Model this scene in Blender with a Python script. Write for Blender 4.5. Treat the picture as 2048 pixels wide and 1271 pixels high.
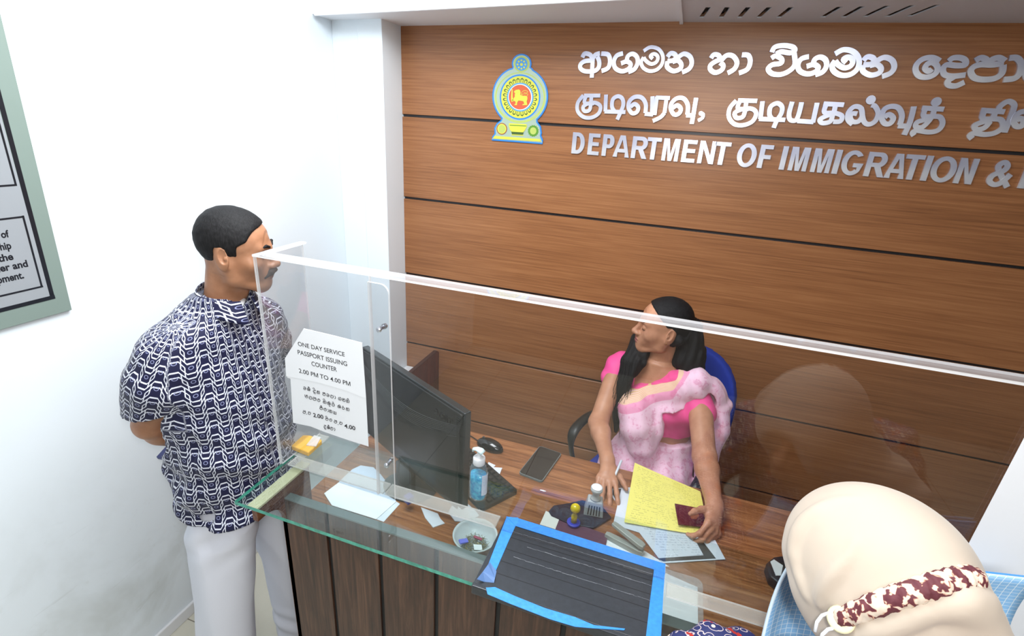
import bpy, math, random
import numpy as np
from mathutils import Vector, Matrix
random.seed(7)
scene = bpy.context.scene
COL = scene.collection
for _o in list(bpy.data.objects): bpy.data.objects.remove(_o)

# ------------------------------------------------------------------ camera
CAM = np.array([0.0, 0.0, 1.95]); FPX = 998.8
YAW, PITCH, ROLL = [math.radians(a) for a in (17.42, -21.116, 3.645)]
def cam_rows():
    f = np.array([-math.sin(YAW)*math.cos(PITCH), math.cos(YAW)*math.cos(PITCH), math.sin(PITCH)])
    r = np.array([math.cos(YAW), math.sin(YAW), 0.0]); u = np.cross(r, f)
    c, s = math.cos(ROLL), math.sin(ROLL)
    return np.array([c*r+s*u, -s*r+c*u, f])
CM = cam_rows()
cd = bpy.data.cameras.new('camera'); cam = bpy.data.objects.new('camera', cd); COL.objects.link(cam)
cd.sensor_fit = 'HORIZONTAL'; cd.sensor_width = 36.0; cd.lens = FPX/2048*36.0; cd.clip_start = 0.02
mw = Matrix.Identity(4)
for i in range(3):
    mw[i][0] = CM[0][i]; mw[i][1] = CM[1][i]; mw[i][2] = -CM[2][i]; mw[i][3] = CAM[i]
cam.matrix_world = mw
scene.camera = cam

# ------------------------------------------------------------------ light
def lin(r, g=None, b=None):
    if g is None: r, g, b = r
    f = lambda v: (v/255/12.92 if v/255 <= 0.04045 else ((v/255+0.055)/1.055)**2.4)
    return (f(r), f(g), f(b), 1.0)
world = bpy.data.worlds.new('world'); scene.world = world; world.use_nodes = True
bg = world.node_tree.nodes['Background']; bg.inputs[0].default_value = (0.80, 0.90, 1.0, 1); bg.inputs[1].default_value = 0.38
def lamp(name, kind, loc, power, color=(1, 1, 1), size=0.1, target=None, size_y=None):
    l = bpy.data.lights.new(name, kind); l.energy = power; l.color = color
    if kind == 'AREA':
        l.size = size
        if size_y: l.shape = 'RECTANGLE'; l.size_y = size_y
    else: l.shadow_soft_size = size
    o = bpy.data.objects.new(name, l); COL.objects.link(o); o.location = loc
    if target is not None:
        o.rotation_euler = (Vector(target)-Vector(loc)).to_track_quat('-Z', 'Y').to_euler()
    return o
lamp('camera_flash', 'POINT', (0.06, -0.03, 2.06), 20, (1.0, 0.97, 0.93), 0.04)
lamp('flash_bounce_fill', 'AREA', (-0.62, 1.0, 2.64), 31, (0.93, 0.97, 1.0), 0.9, (-1.0, 1.2, 0.6), 0.9)  # added area light standing in for flash bounced off the ceiling
lamp('hall_fill_light', 'AREA', (0.6, -0.7, 2.70), 28, (0.95, 0.98, 1.0), 1.2, (0.2, 0.6, 0.4), 1.2)  # added fill, replaces ambient light shut out by the hall walls
scene.view_settings.view_transform = 'Standard'
scene.view_settings.look = 'None'
scene.view_settings.exposure = 0.5
scene.view_settings.gamma = 1.0
scene.view_settings.use_curve_mapping = False
scene.cycles.transparent_max_bounces = 24

# ------------------------------------------------------------------ pixel -> place helpers
def ray(px, py): return np.array([(px-1024)/FPX, -(py-635.5)/FPX, 1.0]) @ CM
def on_x(px, py, v): d = ray(px, py); return Vector(CAM + d*((v-CAM[0])/d[0]))
def on_y(px, py, v): d = ray(px, py); return Vector(CAM + d*((v-CAM[1])/d[1]))
def on_z(px, py, v): d = ray(px, py); return Vector(CAM + d*((v-CAM[2])/d[2]))

# ------------------------------------------------------------------ objects
def props(o, label=None, cat=None, group=None, kind=None):
    if label: o['label'] = label
    if cat: o['category'] = cat
    if group: o['group'] = group
    if kind: o['kind'] = kind
    return o
def thing(name, label, cat, loc=(0, 0, 0), group=None, rotz=0.0):
    o = bpy.data.objects.new(name, None); COL.objects.link(o); o.empty_display_size = 0.05
    o.location = loc; o.rotation_euler = (0, 0, rotz)
    return props(o, label, cat, group)
def link_mesh(name, verts, faces, mats, parent=None, world=True, smooth=False, idx=None, uv=None, attrs=None):
    me = bpy.data.meshes.new(name)
    V = np.asarray(verts, dtype=np.float32)
    if parent is not None and world:
        root = parent; off = Vector(root.location)
        while root.parent: root = root.parent; off += Vector(root.location)
        V = V - np.array(off, dtype=np.float32)
    if isinstance(faces, np.ndarray):
        n = len(faces); me.vertices.add(len(V)); me.vertices.foreach_set('co', V.ravel())
        me.loops.add(n*4); me.loops.foreach_set('vertex_index', faces.astype(np.int32).ravel())
        me.polygons.add(n); me.polygons.foreach_set('loop_start', np.arange(0, n*4, 4, dtype=np.int32))
        me.polygons.foreach_set('loop_total', np.full(n, 4, dtype=np.int32))
        me.update(calc_edges=True); me.validate()
    else:
        me.from_pydata([tuple(map(float, v)) for v in V], [], [tuple(int(i) for i in f) for f in faces]); me.update()
    if not isinstance(mats, (list, tuple)): mats = [mats]
    for m in mats: me.materials.append(m)
    if idx is not None and len(idx) == len(me.polygons): me.polygons.foreach_set('material_index', np.asarray(idx, dtype=np.int32))
    if smooth: me.polygons.foreach_set('use_smooth', np.ones(len(me.polygons), dtype=bool))
    if uv is not None:
        li = np.zeros(len(me.loops), dtype=np.int32); me.loops.foreach_get('vertex_index', li)
        u = me.uv_layers.new(name='UVMap'); u.data.foreach_set('uv', np.asarray(uv, dtype=np.float32)[li].ravel())
    for k, a in (attrs or {}).items():
        at = me.attributes.new(k, 'FLOAT', 'POINT'); at.data.foreach_set('value', np.asarray(a, dtype=np.float32))
    o = bpy.data.objects.new(name, me); COL.objects.link(o)
    if parent is not None: o.parent = parent
    return o
def frame(z, x=None):
    z = Vector(z).normalized(); x = Vector(x) if x is not None else Vector((1, 0, 0))
    if abs(z.dot(x.normalized())) > 0.98: x = Vector((0, 1, 0))
    y = z.cross(x).normalized(); x = y.cross(z).normalized()
    return x, y, z
class MB:
    def __init__(s): s.v = []; s.f = []; s.m = []
    def add(s, vs, fs, mi=0):
        b = len(s.v); s.v += [Vector(v) for v in vs]; s.f += [tuple(b+i for i in f) for f in fs]; s.m += [mi]*len(fs); return s
    def box(s, lo, hi, mi=0, M=None):
        (a, b, c), (d, e, f) = lo, hi
        vs = [Vector(p) for p in ((a,b,c),(d,b,c),(d,e,c),(a,e,c),(a,b,f),(d,b,f),(d,e,f),(a,e,f))]
        if M is not None: vs = [M @ v for v in vs]
        return s.add(vs, [(0,3,2,1),(4,5,6,7),(0,1,5,4),(1,2,6,5),(2,3,7,6),(3,0,4,7)], mi)
    def prism(s, poly, z0, z1, mi=0, M=None, holes=()):
        # poly: 2D outline; extruded from z0 to z1
        from mathutils.geometry import tessellate_polygon
        loops = [[Vector((p[0], p[1], 0)) for p in poly]] + [[Vector((p[0], p[1], 0)) for p in h] for h in holes]
        tri = tessellate_polygon(loops); flat = [p for l in loops for p in l]; n = len(flat)
        vs = [Vector((p.x, p.y, z0)) for p in flat] + [Vector((p.x, p.y, z1)) for p in flat]
        fs = []
        for t in tri:
            a, b, c = [flat[i] for i in t]
            up = (b-a).cross(c-a).z > 0
            t = t if up else t[::-1]
            fs.append(tuple(i+n for i in t)); fs.append(tuple(t[::-1]))
        b = 0
        for l in loops:
            k = len(l); ar = sum(l[i].x*l[(i+1) % k].y-l[(i+1) % k].x*l[i].y for i in range(k))
            for i in range(k):
                j = (i+1) % k; q = (b+i, b+j, b+j+n, b+i+n)
                fs.append(q if ar > 0 else q[::-1])
            b += k
        if M is not None: vs = [M @ v for v in vs]
        return s.add(vs, fs, mi)
    def tube(s, pts, r, n=12, mi=0, caps=True, flat=1.0, up=None):
        pts = [Vector(p) for p in pts]; rs = r if isinstance(r, (list, tuple)) else [r]*len(pts)
        vs = []; fs = []; x = None
        for i, p in enumerate(pts):
            t = (pts[min(i+1, len(pts)-1)]-pts[max(i-1, 0)])
            x_, y_, z_ = frame(t, x if x is not None else (up or (1, 0, 0))); x = x_
            for k in range(n):
                a = 2*math.pi*k/n; vs.append(p + x_*math.cos(a)*rs[i] + y_*math.sin(a)*rs[i]*flat)
        for i in range(len(pts)-1):
            for k in range(n):
                a = i*n+k; b = i*n+(k+1) % n; fs.append((a, b, b+n, a+n))
        if caps: fs.append(tuple(range(n))[::-1]); fs.append(tuple((len(pts)-1)*n+k for k in range(n)))
        return s.add(vs, fs, mi)
    def lathe(s, prof, c=(0, 0, 0), n=32, mi=0, axis=(0, 0, 1), sy=1.0):
        x, y, z = frame(axis); c = Vector(c); vs = []; fs = []
        for (r, h) in prof:
            for k in range(n):
                a = 2*math.pi*k/n; vs.append(c + x*math.cos(a)*r + y*math.sin(a)*r*sy + z*h)
        for i in range(len(prof)-1):
            for k in range(n):
                a = i*n+k; b = i*n+(k+1) % n; fs.append((a, b, b+n, a+n))
        fs.append(tuple(range(n))[::-1]); fs.append(tuple((len(prof)-1)*n+k for k in range(n)))
        return s.add(vs, fs, mi)
    def grid(s, fn, nu, nv, mi=0, thick=0.0):
        P = [[Vector(fn(i/nu, j/nv)) for i in range(nu+1)] for j in range(nv+1)]
        vs = [p for row in P for p in row]; w = nu+1
        fs = [(j*w+i, j*w+i+1, (j+1)*w+i+1, (j+1)*w+i) for j in range(nv) for i in range(nu)]
        if thick:
            m = len(vs); ns = []
            for j in range(nv+1):
                for i in range(nu+1):
                    a = P[j][min(i+1, nu)]-P[j][max(i-1, 0)]; b = P[min(j+1, nv)][i]-P[max(j-1, 0)][i]
                    ns.append(a.cross(b).normalized())
            vs = vs + [v-nn*thick for v, nn in zip(vs, ns)]
            fs = fs + [tuple(q+m for q in f[::-1]) for f in fs]
            ring = [i for i in range(w)] + [j*w+nu for j in range(1, nv+1)] + [nv*w+i for i in range(nu-1, -1, -1)] + [j*w for j in range(nv-1, 0, -1)]
            for k in range(len(ring)):
                a, b = ring[k], ring[(k+1) % len(ring)]; fs.append((b, a, a+m, b+m))
        return s.add(vs, fs, mi)
    def build(s, name, mats, parent=None, world=True, smooth=False, bevel=0, seg=2, **kw):
        o = link_mesh(name, s.v, s.f, mats, parent, world, smooth, s.m)
        if bevel:
            b = o.modifiers.new('bevel', 'BEVEL'); b.width = bevel; b.segments = seg; b.limit_method = 'ANGLE'; b.angle_limit = math.radians(40)
            if smooth: 
                w = o.modifiers.new('wn', 'WEIGHTED_NORMAL'); w.keep_sharp = True
        props(o, **kw)
        return o
def rounded(w, h, r, n=5, cx=0, cy=0):
    out = []
    for qx, qy, a0 in ((1, 1, 0), (-1, 1, 90), (-1, -1, 180), (1, -1, 270)):
        for i in range(n+1):
            a = math.radians(a0+90*i/n); out.append((cx+qx*(w/2-r)+r*math.cos(a), cy+qy*(h/2-r)+r*math.sin(a)))
    return out
def Mat(o, x, y, z):
    M = Matrix.Identity(4)
    for i in range(3): M[i][0] = x[i]; M[i][1] = y[i]; M[i][2] = z[i]; M[i][3] = o[i]
    return M

# ------------------------------------------------------------------ materials
class NT:
    def __init__(s, name):
        s.m = bpy.data.materials.new(name); s.m.use_nodes = True; s.t = s.m.node_tree
        s.b = s.t.nodes['Principled BSDF']; s.out = s.t.nodes['Material Output']
    def node(s, k, **kw):
        n = s.t.nodes.new(k)
        for a, v in kw.items(): setattr(n, a, v)
        return n
    def put(s, sock, v):
        if isinstance(v, E_): v = v.s
        if isinstance(v, bpy.types.NodeSocket): s.t.links.new(v, sock)
        else: sock.default_value = v
    def math(s, op, a, b=0.0, c=0.0):
        n = s.node('ShaderNodeMath', operation=op); s.put(n.inputs[0], a); s.put(n.inputs[1], b)
        if op in ('MULTIPLY_ADD', 'SMOOTH_MIN', 'COMPARE', 'WRAP'): s.put(n.inputs[2], c)
        return E_(s, n.outputs[0])
    def coord(s, kind='Object'):
        n = s.node('ShaderNodeTexCoord'); return n.outputs[kind]
    def xyz(s, sock):
        n = s.node('ShaderNodeSeparateXYZ'); s.put(n.inputs[0], sock); return [E_(s, o) for o in n.outputs]
    def comb(s, x, y, z=0.0):
        n = s.node('ShaderNodeCombineXYZ'); s.put(n.inputs[0], x); s.put(n.inputs[1], y); s.put(n.inputs[2], z); return n.outputs[0]
    def mapping(s, sock, scale=(1, 1, 1), loc=(0, 0, 0)):
        n = s.node('ShaderNodeMapping'); s.put(n.inputs[0], sock); n.inputs['Scale'].default_value = scale; n.inputs['Location'].default_value = loc; return n.outputs[0]
    def noise(s, vec, scale, detail=4, rough=0.55, dist=0.0):
        n = s.node('ShaderNodeTexNoise'); s.put(n.inputs['Vector'], vec); n.inputs['Scale'].default_value = scale
        n.inputs['Detail'].default_value = detail; n.inputs['Roughness'].default_value = rough; n.inputs['Distortion'].default_value = dist
        return E_(s, n.outputs[0])
    def voro(s, vec, scale, feature='F1', out='Distance', rnd=1.0):
        n = s.node('ShaderNodeTexVoronoi', feature=feature); s.put(n.inputs['Vector'], vec); n.inputs['Scale'].default_value = scale; n.inputs['Randomness'].default_value = rnd
        return n.outputs[out]
    def ramp(s, fac, stops, interp='LINEAR'):
        n = s.node('ShaderNodeValToRGB'); s.put(n.inputs[0], fac); n.color_ramp.interpolation = interp
        while len(n.color_ramp.elements) < len(stops): n.color_ramp.elements.new(0.5)
        for e, (p, c) in zip(n.color_ramp.elements, stops):
            e.position = p; e.color = c if len(c) == 4 else (*c, 1)
        return n.outputs[0]
    def mix(s, fac, a, b):
        n = s.node('ShaderNodeMix', data_type='RGBA'); s.put(n.inputs[0], fac); s.put(n.inputs[6], a); s.put(n.inputs[7], b); return n.outputs[2]
    def bump(s, h, strength=0.3, dist=0.01):
        n = s.node('ShaderNodeBump'); s.put(n.inputs['Height'], h); n.inputs['Strength'].default_value = strength; n.inputs['Distance'].default_value = dist
        s.t.links.new(n.outputs[0], s.b.inputs['Normal'])
    def set(s, color=None, rough=None, metal=None, spec=None, **kw):
        if color is not None: s.put(s.b.inputs['Base Color'], color)
        if rough is not None: s.put(s.b.inputs['Roughness'], rough)
        if metal is not None: s.put(s.b.inputs['Metallic'], metal)
        if spec is not None: s.put(s.b.inputs['Specular IOR Level'], spec)
        for k, v in kw.items(): s.put(s.b.inputs[k.replace('_', ' ')], v)
        return s.m
class E_:
    def __init__(s, nt, sock): s.n = nt; s.s = sock
    def __add__(s, o): return s.n.math('ADD', s, o)
    __radd__ = __add__
    def __sub__(s, o): return s.n.math('SUBTRACT', s, o)
    def __rsub__(s, o): return s.n.math('SUBTRACT', o, s)
    def __mul__(s, o): return s.n.math('MULTIPLY', s, o)
    __rmul__ = __mul__
    def frac(s): return s.n.math('FRACT', s)
    def floor(s): return s.n.math('FLOOR', s)
    def abs(s): return s.n.math('ABSOLUTE', s)
    def lt(s, o): return s.n.math('LESS_THAN', s, o)
    def gt(s, o): return s.n.math('GREATER_THAN', s, o)
    def min(s, o): return s.n.math('MINIMUM', s, o)
    def max(s, o): return s.n.math('MAXIMUM', s, o)
def plain(name, rgb, rough=0.5, metal=0.0, spec=0.5, bump=0, bscale=200, var=0.0, **kw):
    t = NT(name); c = lin(rgb)
    if var or bump:
        nz = t.noise(t.coord(), bscale, 3)
        if var:
            d = tuple(max(0, x*(1-var)) for x in c[:3]) + (1,); l = tuple(min(1, x*(1+var)) for x in c[:3]) + (1,)
            c = t.ramp(nz, [(0.3, d), (0.7, l)])
        if bump: t.bump(nz, bump, 0.002)
    return t.set(c, rough, metal, spec, **kw)
def clear(name, tint=(0.97, 0.98, 0.98), haze=0.0, hazecol=(0.9, 0.92, 0.95), rough=0.0, ior=1.49):
    t = NT(name); g = t.node('ShaderNodeNewGeometry'); fr = t.node('ShaderNodeFresnel')
    back = E_(t, g.outputs['Backfacing']); t.put(fr.inputs['IOR'], back*(1/ior-ior)+ior)
    tr = t.node('ShaderNodeBsdfTransparent'); tr.inputs[0].default_value = (*tint, 1)
    gl = t.node('ShaderNodeBsdfGlossy'); gl.inputs[0].default_value = (1, 1, 1, 1); gl.inputs['Roughness'].default_value = rough
    m = t.node('ShaderNodeMixShader'); t.t.links.new(fr.outputs[0], m.inputs[0]); t.t.links.new(tr.outputs[0], m.inputs[1]); t.t.links.new(gl.outputs[0], m.inputs[2])
    last = m.outputs[0]
    if haze:
        df = t.node('ShaderNodeBsdfDiffuse'); df.inputs[0].default_value = (*hazecol, 1)
        m2 = t.node('ShaderNodeMixShader')
        if haze < 0:
            nz = t.noise(t.coord(), 35, 5, 0.7); t.put(m2.inputs[0], (nz-0.42).max(0.0)*(-haze))
        else: m2.inputs[0].default_value = haze
        t.t.links.new(last, m2.inputs[1]); t.t.links.new(df.outputs[0], m2.inputs[2]); last = m2.outputs[0]
    t.t.links.new(last, t.out.inputs[0]); t.t.nodes.remove(t.b)
    return t.m

# ------------------------------------------------------------------ sculpting field (smooth unions of rounded shapes -> one skin)
def _v(p): return np.array(p, dtype=np.float32)
class Field:
    def __init__(s, lo, hi, h):
        s.lo = np.array(lo, float); s.h = h; s.n = np.ceil((np.array(hi)-s.lo)/h).astype(int)+1
        s.f = np.full(s.n, 1.0, dtype=np.float32)
    def sub(s, lo, hi):
        a = np.clip(np.floor((np.array(lo)-s.lo)/s.h).astype(int), 0, s.n); b = np.clip(np.ceil((np.array(hi)-s.lo)/s.h).astype(int)+1, 0, s.n)
        sl = tuple(slice(i, j) for i, j in zip(a, b))
        ax = [(s.lo[i]+s.h*np.arange(a[i], b[i])).astype(np.float32) for i in range(3)]
        return sl, np.meshgrid(*ax, indexing='ij', sparse=True)
    def op(s, fn, lo, hi, k=0.0, mode='add'):
        m = k+3*s.h
        sl, (X, Y, Z) = s.sub(np.array(lo)-m, np.array(hi)+m)
        if s.f[sl].size == 0: return s
        d = fn(X, Y, Z)
        a = s.f[sl]
        if mode == 'add': r = smin(a, d, k)
        elif mode == 'cut': r = -smin(-a, d, k)
        elif mode == 'and': r = -smin(-a, -d, k)
        elif mode == 'disp': r = a+d
        s.f[sl] = r; return s
    def ell(s, c, r, k=0.01, mode='add', R=None):
        c = _v(c); r = _v(r); rm = float(max(r))
        Ri = None if R is None else np.array(R, dtype=np.float32)
        def fn(X, Y, Z):
            x, y, z = X-c[0], Y-c[1], Z-c[2]
            if Ri is not None: x, y, z = [Ri[0][i]*x+Ri[1][i]*y+Ri[2][i]*z for i in range(3)]
            q0 = np.sqrt((x/r[0])**2+(y/r[1])**2+(z/r[2])**2)+1e-6
            q1 = np.sqrt((x/r[0]**2)**2+(y/r[1]**2)**2+(z/r[2]**2)**2)+1e-6
            return q0*(q0-1)/q1
        b = rm if R is not None else r
        return s.op(fn, c-b, c+b, k, mode)
    def cone(s, a, b, ra, rb, k=0.01, mode='add'):
        a = _v(a); b = _v(b); ab = b-a; L2 = float(ab@ab)+1e-9
        def fn(X, Y, Z):
            x, y, z = X-a[0], Y-a[1], Z-a[2]
            t = np.clip((x*ab[0]+y*ab[1]+z*ab[2])/L2, 0, 1)
            return np.sqrt((x-t*ab[0])**2+(y-t*ab[1])**2+(z-t*ab[2])**2)-(ra+(rb-ra)*t)
        r = max(ra, rb)
        return s.op(fn, np.minimum(a, b)-r, np.maximum(a, b)+r, k, mode)
    def chain(s, pts, rs, k=0.01, mode='add'):
        for i in range(len(pts)-1): s.cone(pts[i], pts[i+1], rs[i], rs[i+1], k if i == 0 else min(k, 0.008), mode)
        return s
    def box(s, c, hs, r=0.004, k=0.0, mode='add', R=None):
        c = _v(c); hs = _v(hs)
        def fn(X, Y, Z):
            x, y, z = X-c[0], Y-c[1], Z-c[2]
            if R is not None: x, y, z = [R[0][i]*x+R[1][i]*y+R[2][i]*z for i in range(3)]
            qx, qy, qz = np.abs(x)-hs[0]+r, np.abs(y)-hs[1]+r, np.abs(z)-hs[2]+r
            return np.sqrt(np.maximum(qx, 0)**2+np.maximum(qy, 0)**2+np.maximum(qz, 0)**2)+np.minimum(np.maximum(qx, np.maximum(qy, qz)), 0)-r
        m = float(np.linalg.norm(hs)) if R is not None else hs
        return s.op(fn, c-m, c+m, k, mode)
    def loft(s, rows, k=0.01, mode='add', p=2.0, rot=0.0):
        # rows: (z, cx, cy, a, b)
        rows = sorted(rows); zz = [r[0] for r in rows]; c0, s0 = math.cos(rot), math.sin(rot)
        def fn(X, Y, Z):
            cx, cy, a, b = [np.interp(Z.ravel(), zz, [r[i] for r in rows]).astype(np.float32).reshape(Z.shape) for i in (1, 2, 3, 4)]
            x = X-cx; y = Y-cy; x, y = x*c0+y*s0, -x*s0+y*c0
            q = (np.abs(x/a)**p+np.abs(y/b)**p+1e-9)**(1/p)
            d = (q-1)*np.minimum(a, b)
            return np.maximum(d, np.maximum(Z-zz[-1], zz[0]-Z))
        m = max(max(r[3], r[4]) for r in rows)
        lo = (min(r[1] for r in rows)-m, min(r[2] for r in rows)-m, zz[0]); hi = (max(r[1] for r in rows)+m, max(r[2] for r in rows)+m, zz[-1])
        return s.op(fn, lo, hi, k, mode)
    def plane(s, p, n, k=0.0):   # keep the side the normal points away from
        p = _v(p); n = _v(n)/np.linalg.norm(n)
        sl, (X, Y, Z) = s.sub(s.lo, s.lo+s.n*s.h)
        d = (X-p[0])*n[0]+(Y-p[1])*n[1]+(Z-p[2])*n[2]
        s.f = -smin(-s.f, -d.astype(np.float32), k); return s
    def fn(s, f, k=0.0, mode='add'): return s.op(f, s.lo, s.lo+s.n*s.h, k, mode)
    def mesh(s):
        f = s.f.copy()
        f[0] = f[-1] = 1; f[:, 0] = f[:, -1] = 1; f[:, :, 0] = f[:, :, -1] = 1
        ins = f < 0
        c = [ins[i:ins.shape[0]-1+i, j:ins.shape[1]-1+j, k:ins.shape[2]-1+k] for i in (0, 1) for j in (0, 1) for k in (0, 1)]
        cnt = sum(x.astype(np.int8) for x in c); act = (cnt > 0) & (cnt < 8)
        ids = np.full(act.shape, -1, dtype=np.int64); I = np.argwhere(act); ids[act] = np.arange(len(I))
        vals = {}
        for i in (0, 1):
            for j in (0, 1):
                for k in (0, 1): vals[(i, j, k)] = f[I[:, 0]+i, I[:, 1]+j, I[:, 2]+k]
        acc = np.zeros((len(I), 3)); w = np.zeros(len(I))
        for a in vals:
            for ax in range(3):
                if a[ax]: continue
                b = list(a); b[ax] = 1; b = tuple(b); va, vb = vals[a], vals[b]
                m = (va < 0) != (vb < 0); t = np.where(m, va/(va-vb+1e-12), 0)
                for q in range(3): acc[:, q] += np.where(m, a[q]+(t if q == ax else 0), 0)
                w += m
        V = (I+acc/w[:, None])*s.h+s.lo
        F = []
        for ax in range(3):
            sh = [slice(None)]*3; sa = list(sh); sb = list(sh); sa[ax] = slice(0, -1); sb[ax] = slice(1, None)
            A, B = ins[tuple(sa)], ins[tuple(sb)]
            E = np.argwhere(A != B); u, v = [(1, 2), (2, 0), (0, 1)][ax]
            E = E[(E[:, u] > 0) & (E[:, v] > 0) & (E[:, u] < s.n[u]-1) & (E[:, v] < s.n[v]-1)]
            st = A[tuple(E.T)]
            def g(du, dv):
                e = E.copy(); e[:, u] -= du; e[:, v] -= dv; return ids[tuple(e.T)]
            q = np.stack([g(1, 1), g(0, 1), g(0, 0), g(1, 0)], 1)
            q[~st] = q[~st][:, ::-1]; F.append(q)
        F = np.concatenate(F); F = F[(F >= 0).all(1)]
        return V, F
def smin(a, b, k):
    if k <= 0: return np.minimum(a, b)
    h = np.maximum(k-np.abs(a-b), 0)/k
    return np.minimum(a, b)-h*h*k*0.25
def relax(V, F, n=2, w=0.5):
    for _ in range(n):
        acc = np.zeros_like(V); c = np.zeros(len(V))
        for i in range(4):
            for j in (1, 3):
                np.add.at(acc, F[:, i], V[F[:, (i+j) % 4]]); np.add.at(c, F[:, i], 1)
        V = V*(1-w)+w*acc/c[:, None]
    return V
def join(parts):
    Vs, Fs, n = [], [], 0
    for V, F in parts: Vs.append(V); Fs.append(F+n); n += len(V)
    return np.concatenate(Vs), np.concatenate(Fs)
def rotm(yaw=0, pitch=0, roll=0):
    # local +y looks forward, +z up; yaw about z, pitch nods (positive = up), roll tilts sideways
    return np.array((Matrix.Rotation(yaw, 3, 'Z') @ Matrix.Rotation(pitch, 3, 'X') @ Matrix.Rotation(roll, 3, 'Y')))
def aim(d, roll=0.0):
    d = Vector(d).normalized(); yaw = math.atan2(-d.x, d.y); pitch = math.asin(d.z); return rotm(yaw, pitch, roll)
def place(V, R, o): return V @ np.array(R).T + np.array(o)
def waves(X, Y, Z, seed, f, n=5):
    r = np.random.RandomState(seed); out = 0
    for i in range(n):
        d = r.randn(3); d /= np.linalg.norm(d); ff = f*(0.6+0.9*r.rand())
        out = out+np.sin((X*d[0]+Y*d[1]+Z*d[2])*ff+r.rand()*6.28)
    return (out/n).astype(np.float32)

# ================================================================== materials of the place
def paint_mat():
    t = NT('white_wall_paint'); co = t.coord()
    X, Y, Z = t.xyz(co)
    n1 = t.noise(co, 2.2, 5, 0.6, 0.4); n2 = t.noise(co, 9, 6, 0.7, 0.6)
    low = ((0.95-Z)*1.3).max(0.0).min(1.0)                       # lower-wall smudges, deepened so the colour also carries the light's falloff
    dirt_shade = ((n1-0.50)*5.0).max(0.0).min(1.0)*low*0.42 + ((n2-0.60)*6.0).max(0.0).min(1.0)*low*0.40
    c = t.mix(dirt_shade, lin(232, 241, 247), lin(150, 150, 132))
    streak = ((t.noise(t.mapping(co, (1, 1.4, 22)), 3, 4, 0.6)-0.67)*9.0).max(0.0).min(1.0)*low*0.35
    c = t.mix(streak, c, lin(130, 128, 112))
    t.bump(t.noise(co, 60, 3), 0.08, 0.003)
    return t.set(c, 0.45, 0, 0.35)
def panel_wood():
    t = NT('teak_veneer_panel'); co = t.coord()
    g = t.noise(t.mapping(co, (0.8, 1, 42)), 3.0, 6, 0.62, 0.5); g2 = t.noise(t.mapping(co, (2.5, 1, 190)), 2.0, 3, 0.6); g3 = t.noise(t.mapping(co, (0.5, 1, 5)), 2, 3)
    c = t.ramp(g*0.5+g2*0.25+g3*0.25, [(0.3, lin(108, 68, 42)), (0.48, lin(146, 96, 60)), (0.62, lin(166, 114, 74)), (0.78, lin(178, 128, 86))])
    t.bump(g2, 0.05, 0.001)
    return t.set(c, 0.33, 0, 0.45)
def board_wood(name, axis, c0, c1, c2, rough=0.3, sc=1.0):
    t = NT(name); co = t.coord()
    s = {'x': (1.2, 16, 16), 'z': (16, 16, 1.2), 'y': (16, 1.2, 16)}[axis]; s2 = {'x': (3, 110, 110), 'z': (110, 110, 3), 'y': (110, 3, 110)}[axis]
    g = t.noise(t.mapping(co, tuple(v*sc for v in s)), 2.0, 6, 0.65, 1.6); g2 = t.noise(t.mapping(co, s2), 2.0, 3, 0.6)
    c = t.ramp(g*0.68+g2*0.32, [(0.33, lin(c0)), (0.5, lin(c1)), (0.68, lin(c2))])
    t.bump(g2, 0.05, 0.001)
    return t.set(c, rough, 0, 0.45)
M_paint = paint_mat()
M_ceil = plain('ceiling_white_sheet', (240, 241, 244), 0.5)
M_panel = panel_wood()
M_groove = plain('dark_metal_channel', (52, 50, 52), 0.35, 0.4)
M_floor = None
def floor_mat():
    t = NT('cream_floor_tile'); co = t.coord(); X, Y, Z = t.xyz(co)
    gx = ((X*1.667).frac()-0.5).abs().gt(0.4965); gy = (((Y+0.21)*1.667).frac()-0.5).abs().gt(0.4965)
    c = t.mix(t.noise(co, 6, 5), lin(206, 205, 190), lin(222, 220, 206)); c = t.mix(gx.max(gy), c, lin(140, 136, 124))
    return t.set(c, 0.18, 0, 0.5)
M_floor = floor_mat()
M_walnut = board_wood('dark_walnut_planks', 'z', (40, 23, 15), (72, 46, 32), (104, 72, 52), 0.42)
M_walnut_y = board_wood('walnut_side_board', 'y', (60, 32, 20), (104, 64, 42), (140, 98, 70), 0.38)
M_table = board_wood('walnut_laminate_top', 'x', (88, 50, 28), (140, 90, 56), (176, 124, 82), 0.28)
M_redwood = board_wood('red_mahogany_board', 'z', (52, 18, 10), (92, 38, 24), (120, 58, 38), 0.3)
M_black = plain('black_gap', (22, 22, 24), 0.6)
M_band = plain('cream_edge_band', (196, 186, 156), 0.5)
M_white = plain('white_plastic', (232, 235, 238), 0.4)
M_acr = clear('clear_acrylic', (0.93, 0.935, 0.94), 0.0, (0.75, 0.78, 0.82))
M_acr_top = clear('scuffed_acrylic_strip', (0.9, 0.91, 0.93), 0.10, (0.85, 0.87, 0.9), 0.02)
M_acr_edge = clear('frosted_acrylic_edge', (0.9, 0.9, 0.9), 0.62, (0.93, 0.94, 0.95), 0.15)
M_strip = clear('yellowed_acrylic_strip', (0.9, 0.9, 0.87), 0.2, (0.8, 0.8, 0.76), 0.08)
M_glass = clear('green_float_glass', (0.90, 0.95, 0.935), 0.0, (0.6, 0.7, 0.7), 0.0, 1.52)
M_gedge = plain('green_glass_edge', (64, 160, 140), 0.12, 0, 0.8, var=0.25, bscale=60)
M_steel = plain('brushed_steel', (200, 202, 210), 0.3, 1.0)

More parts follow.
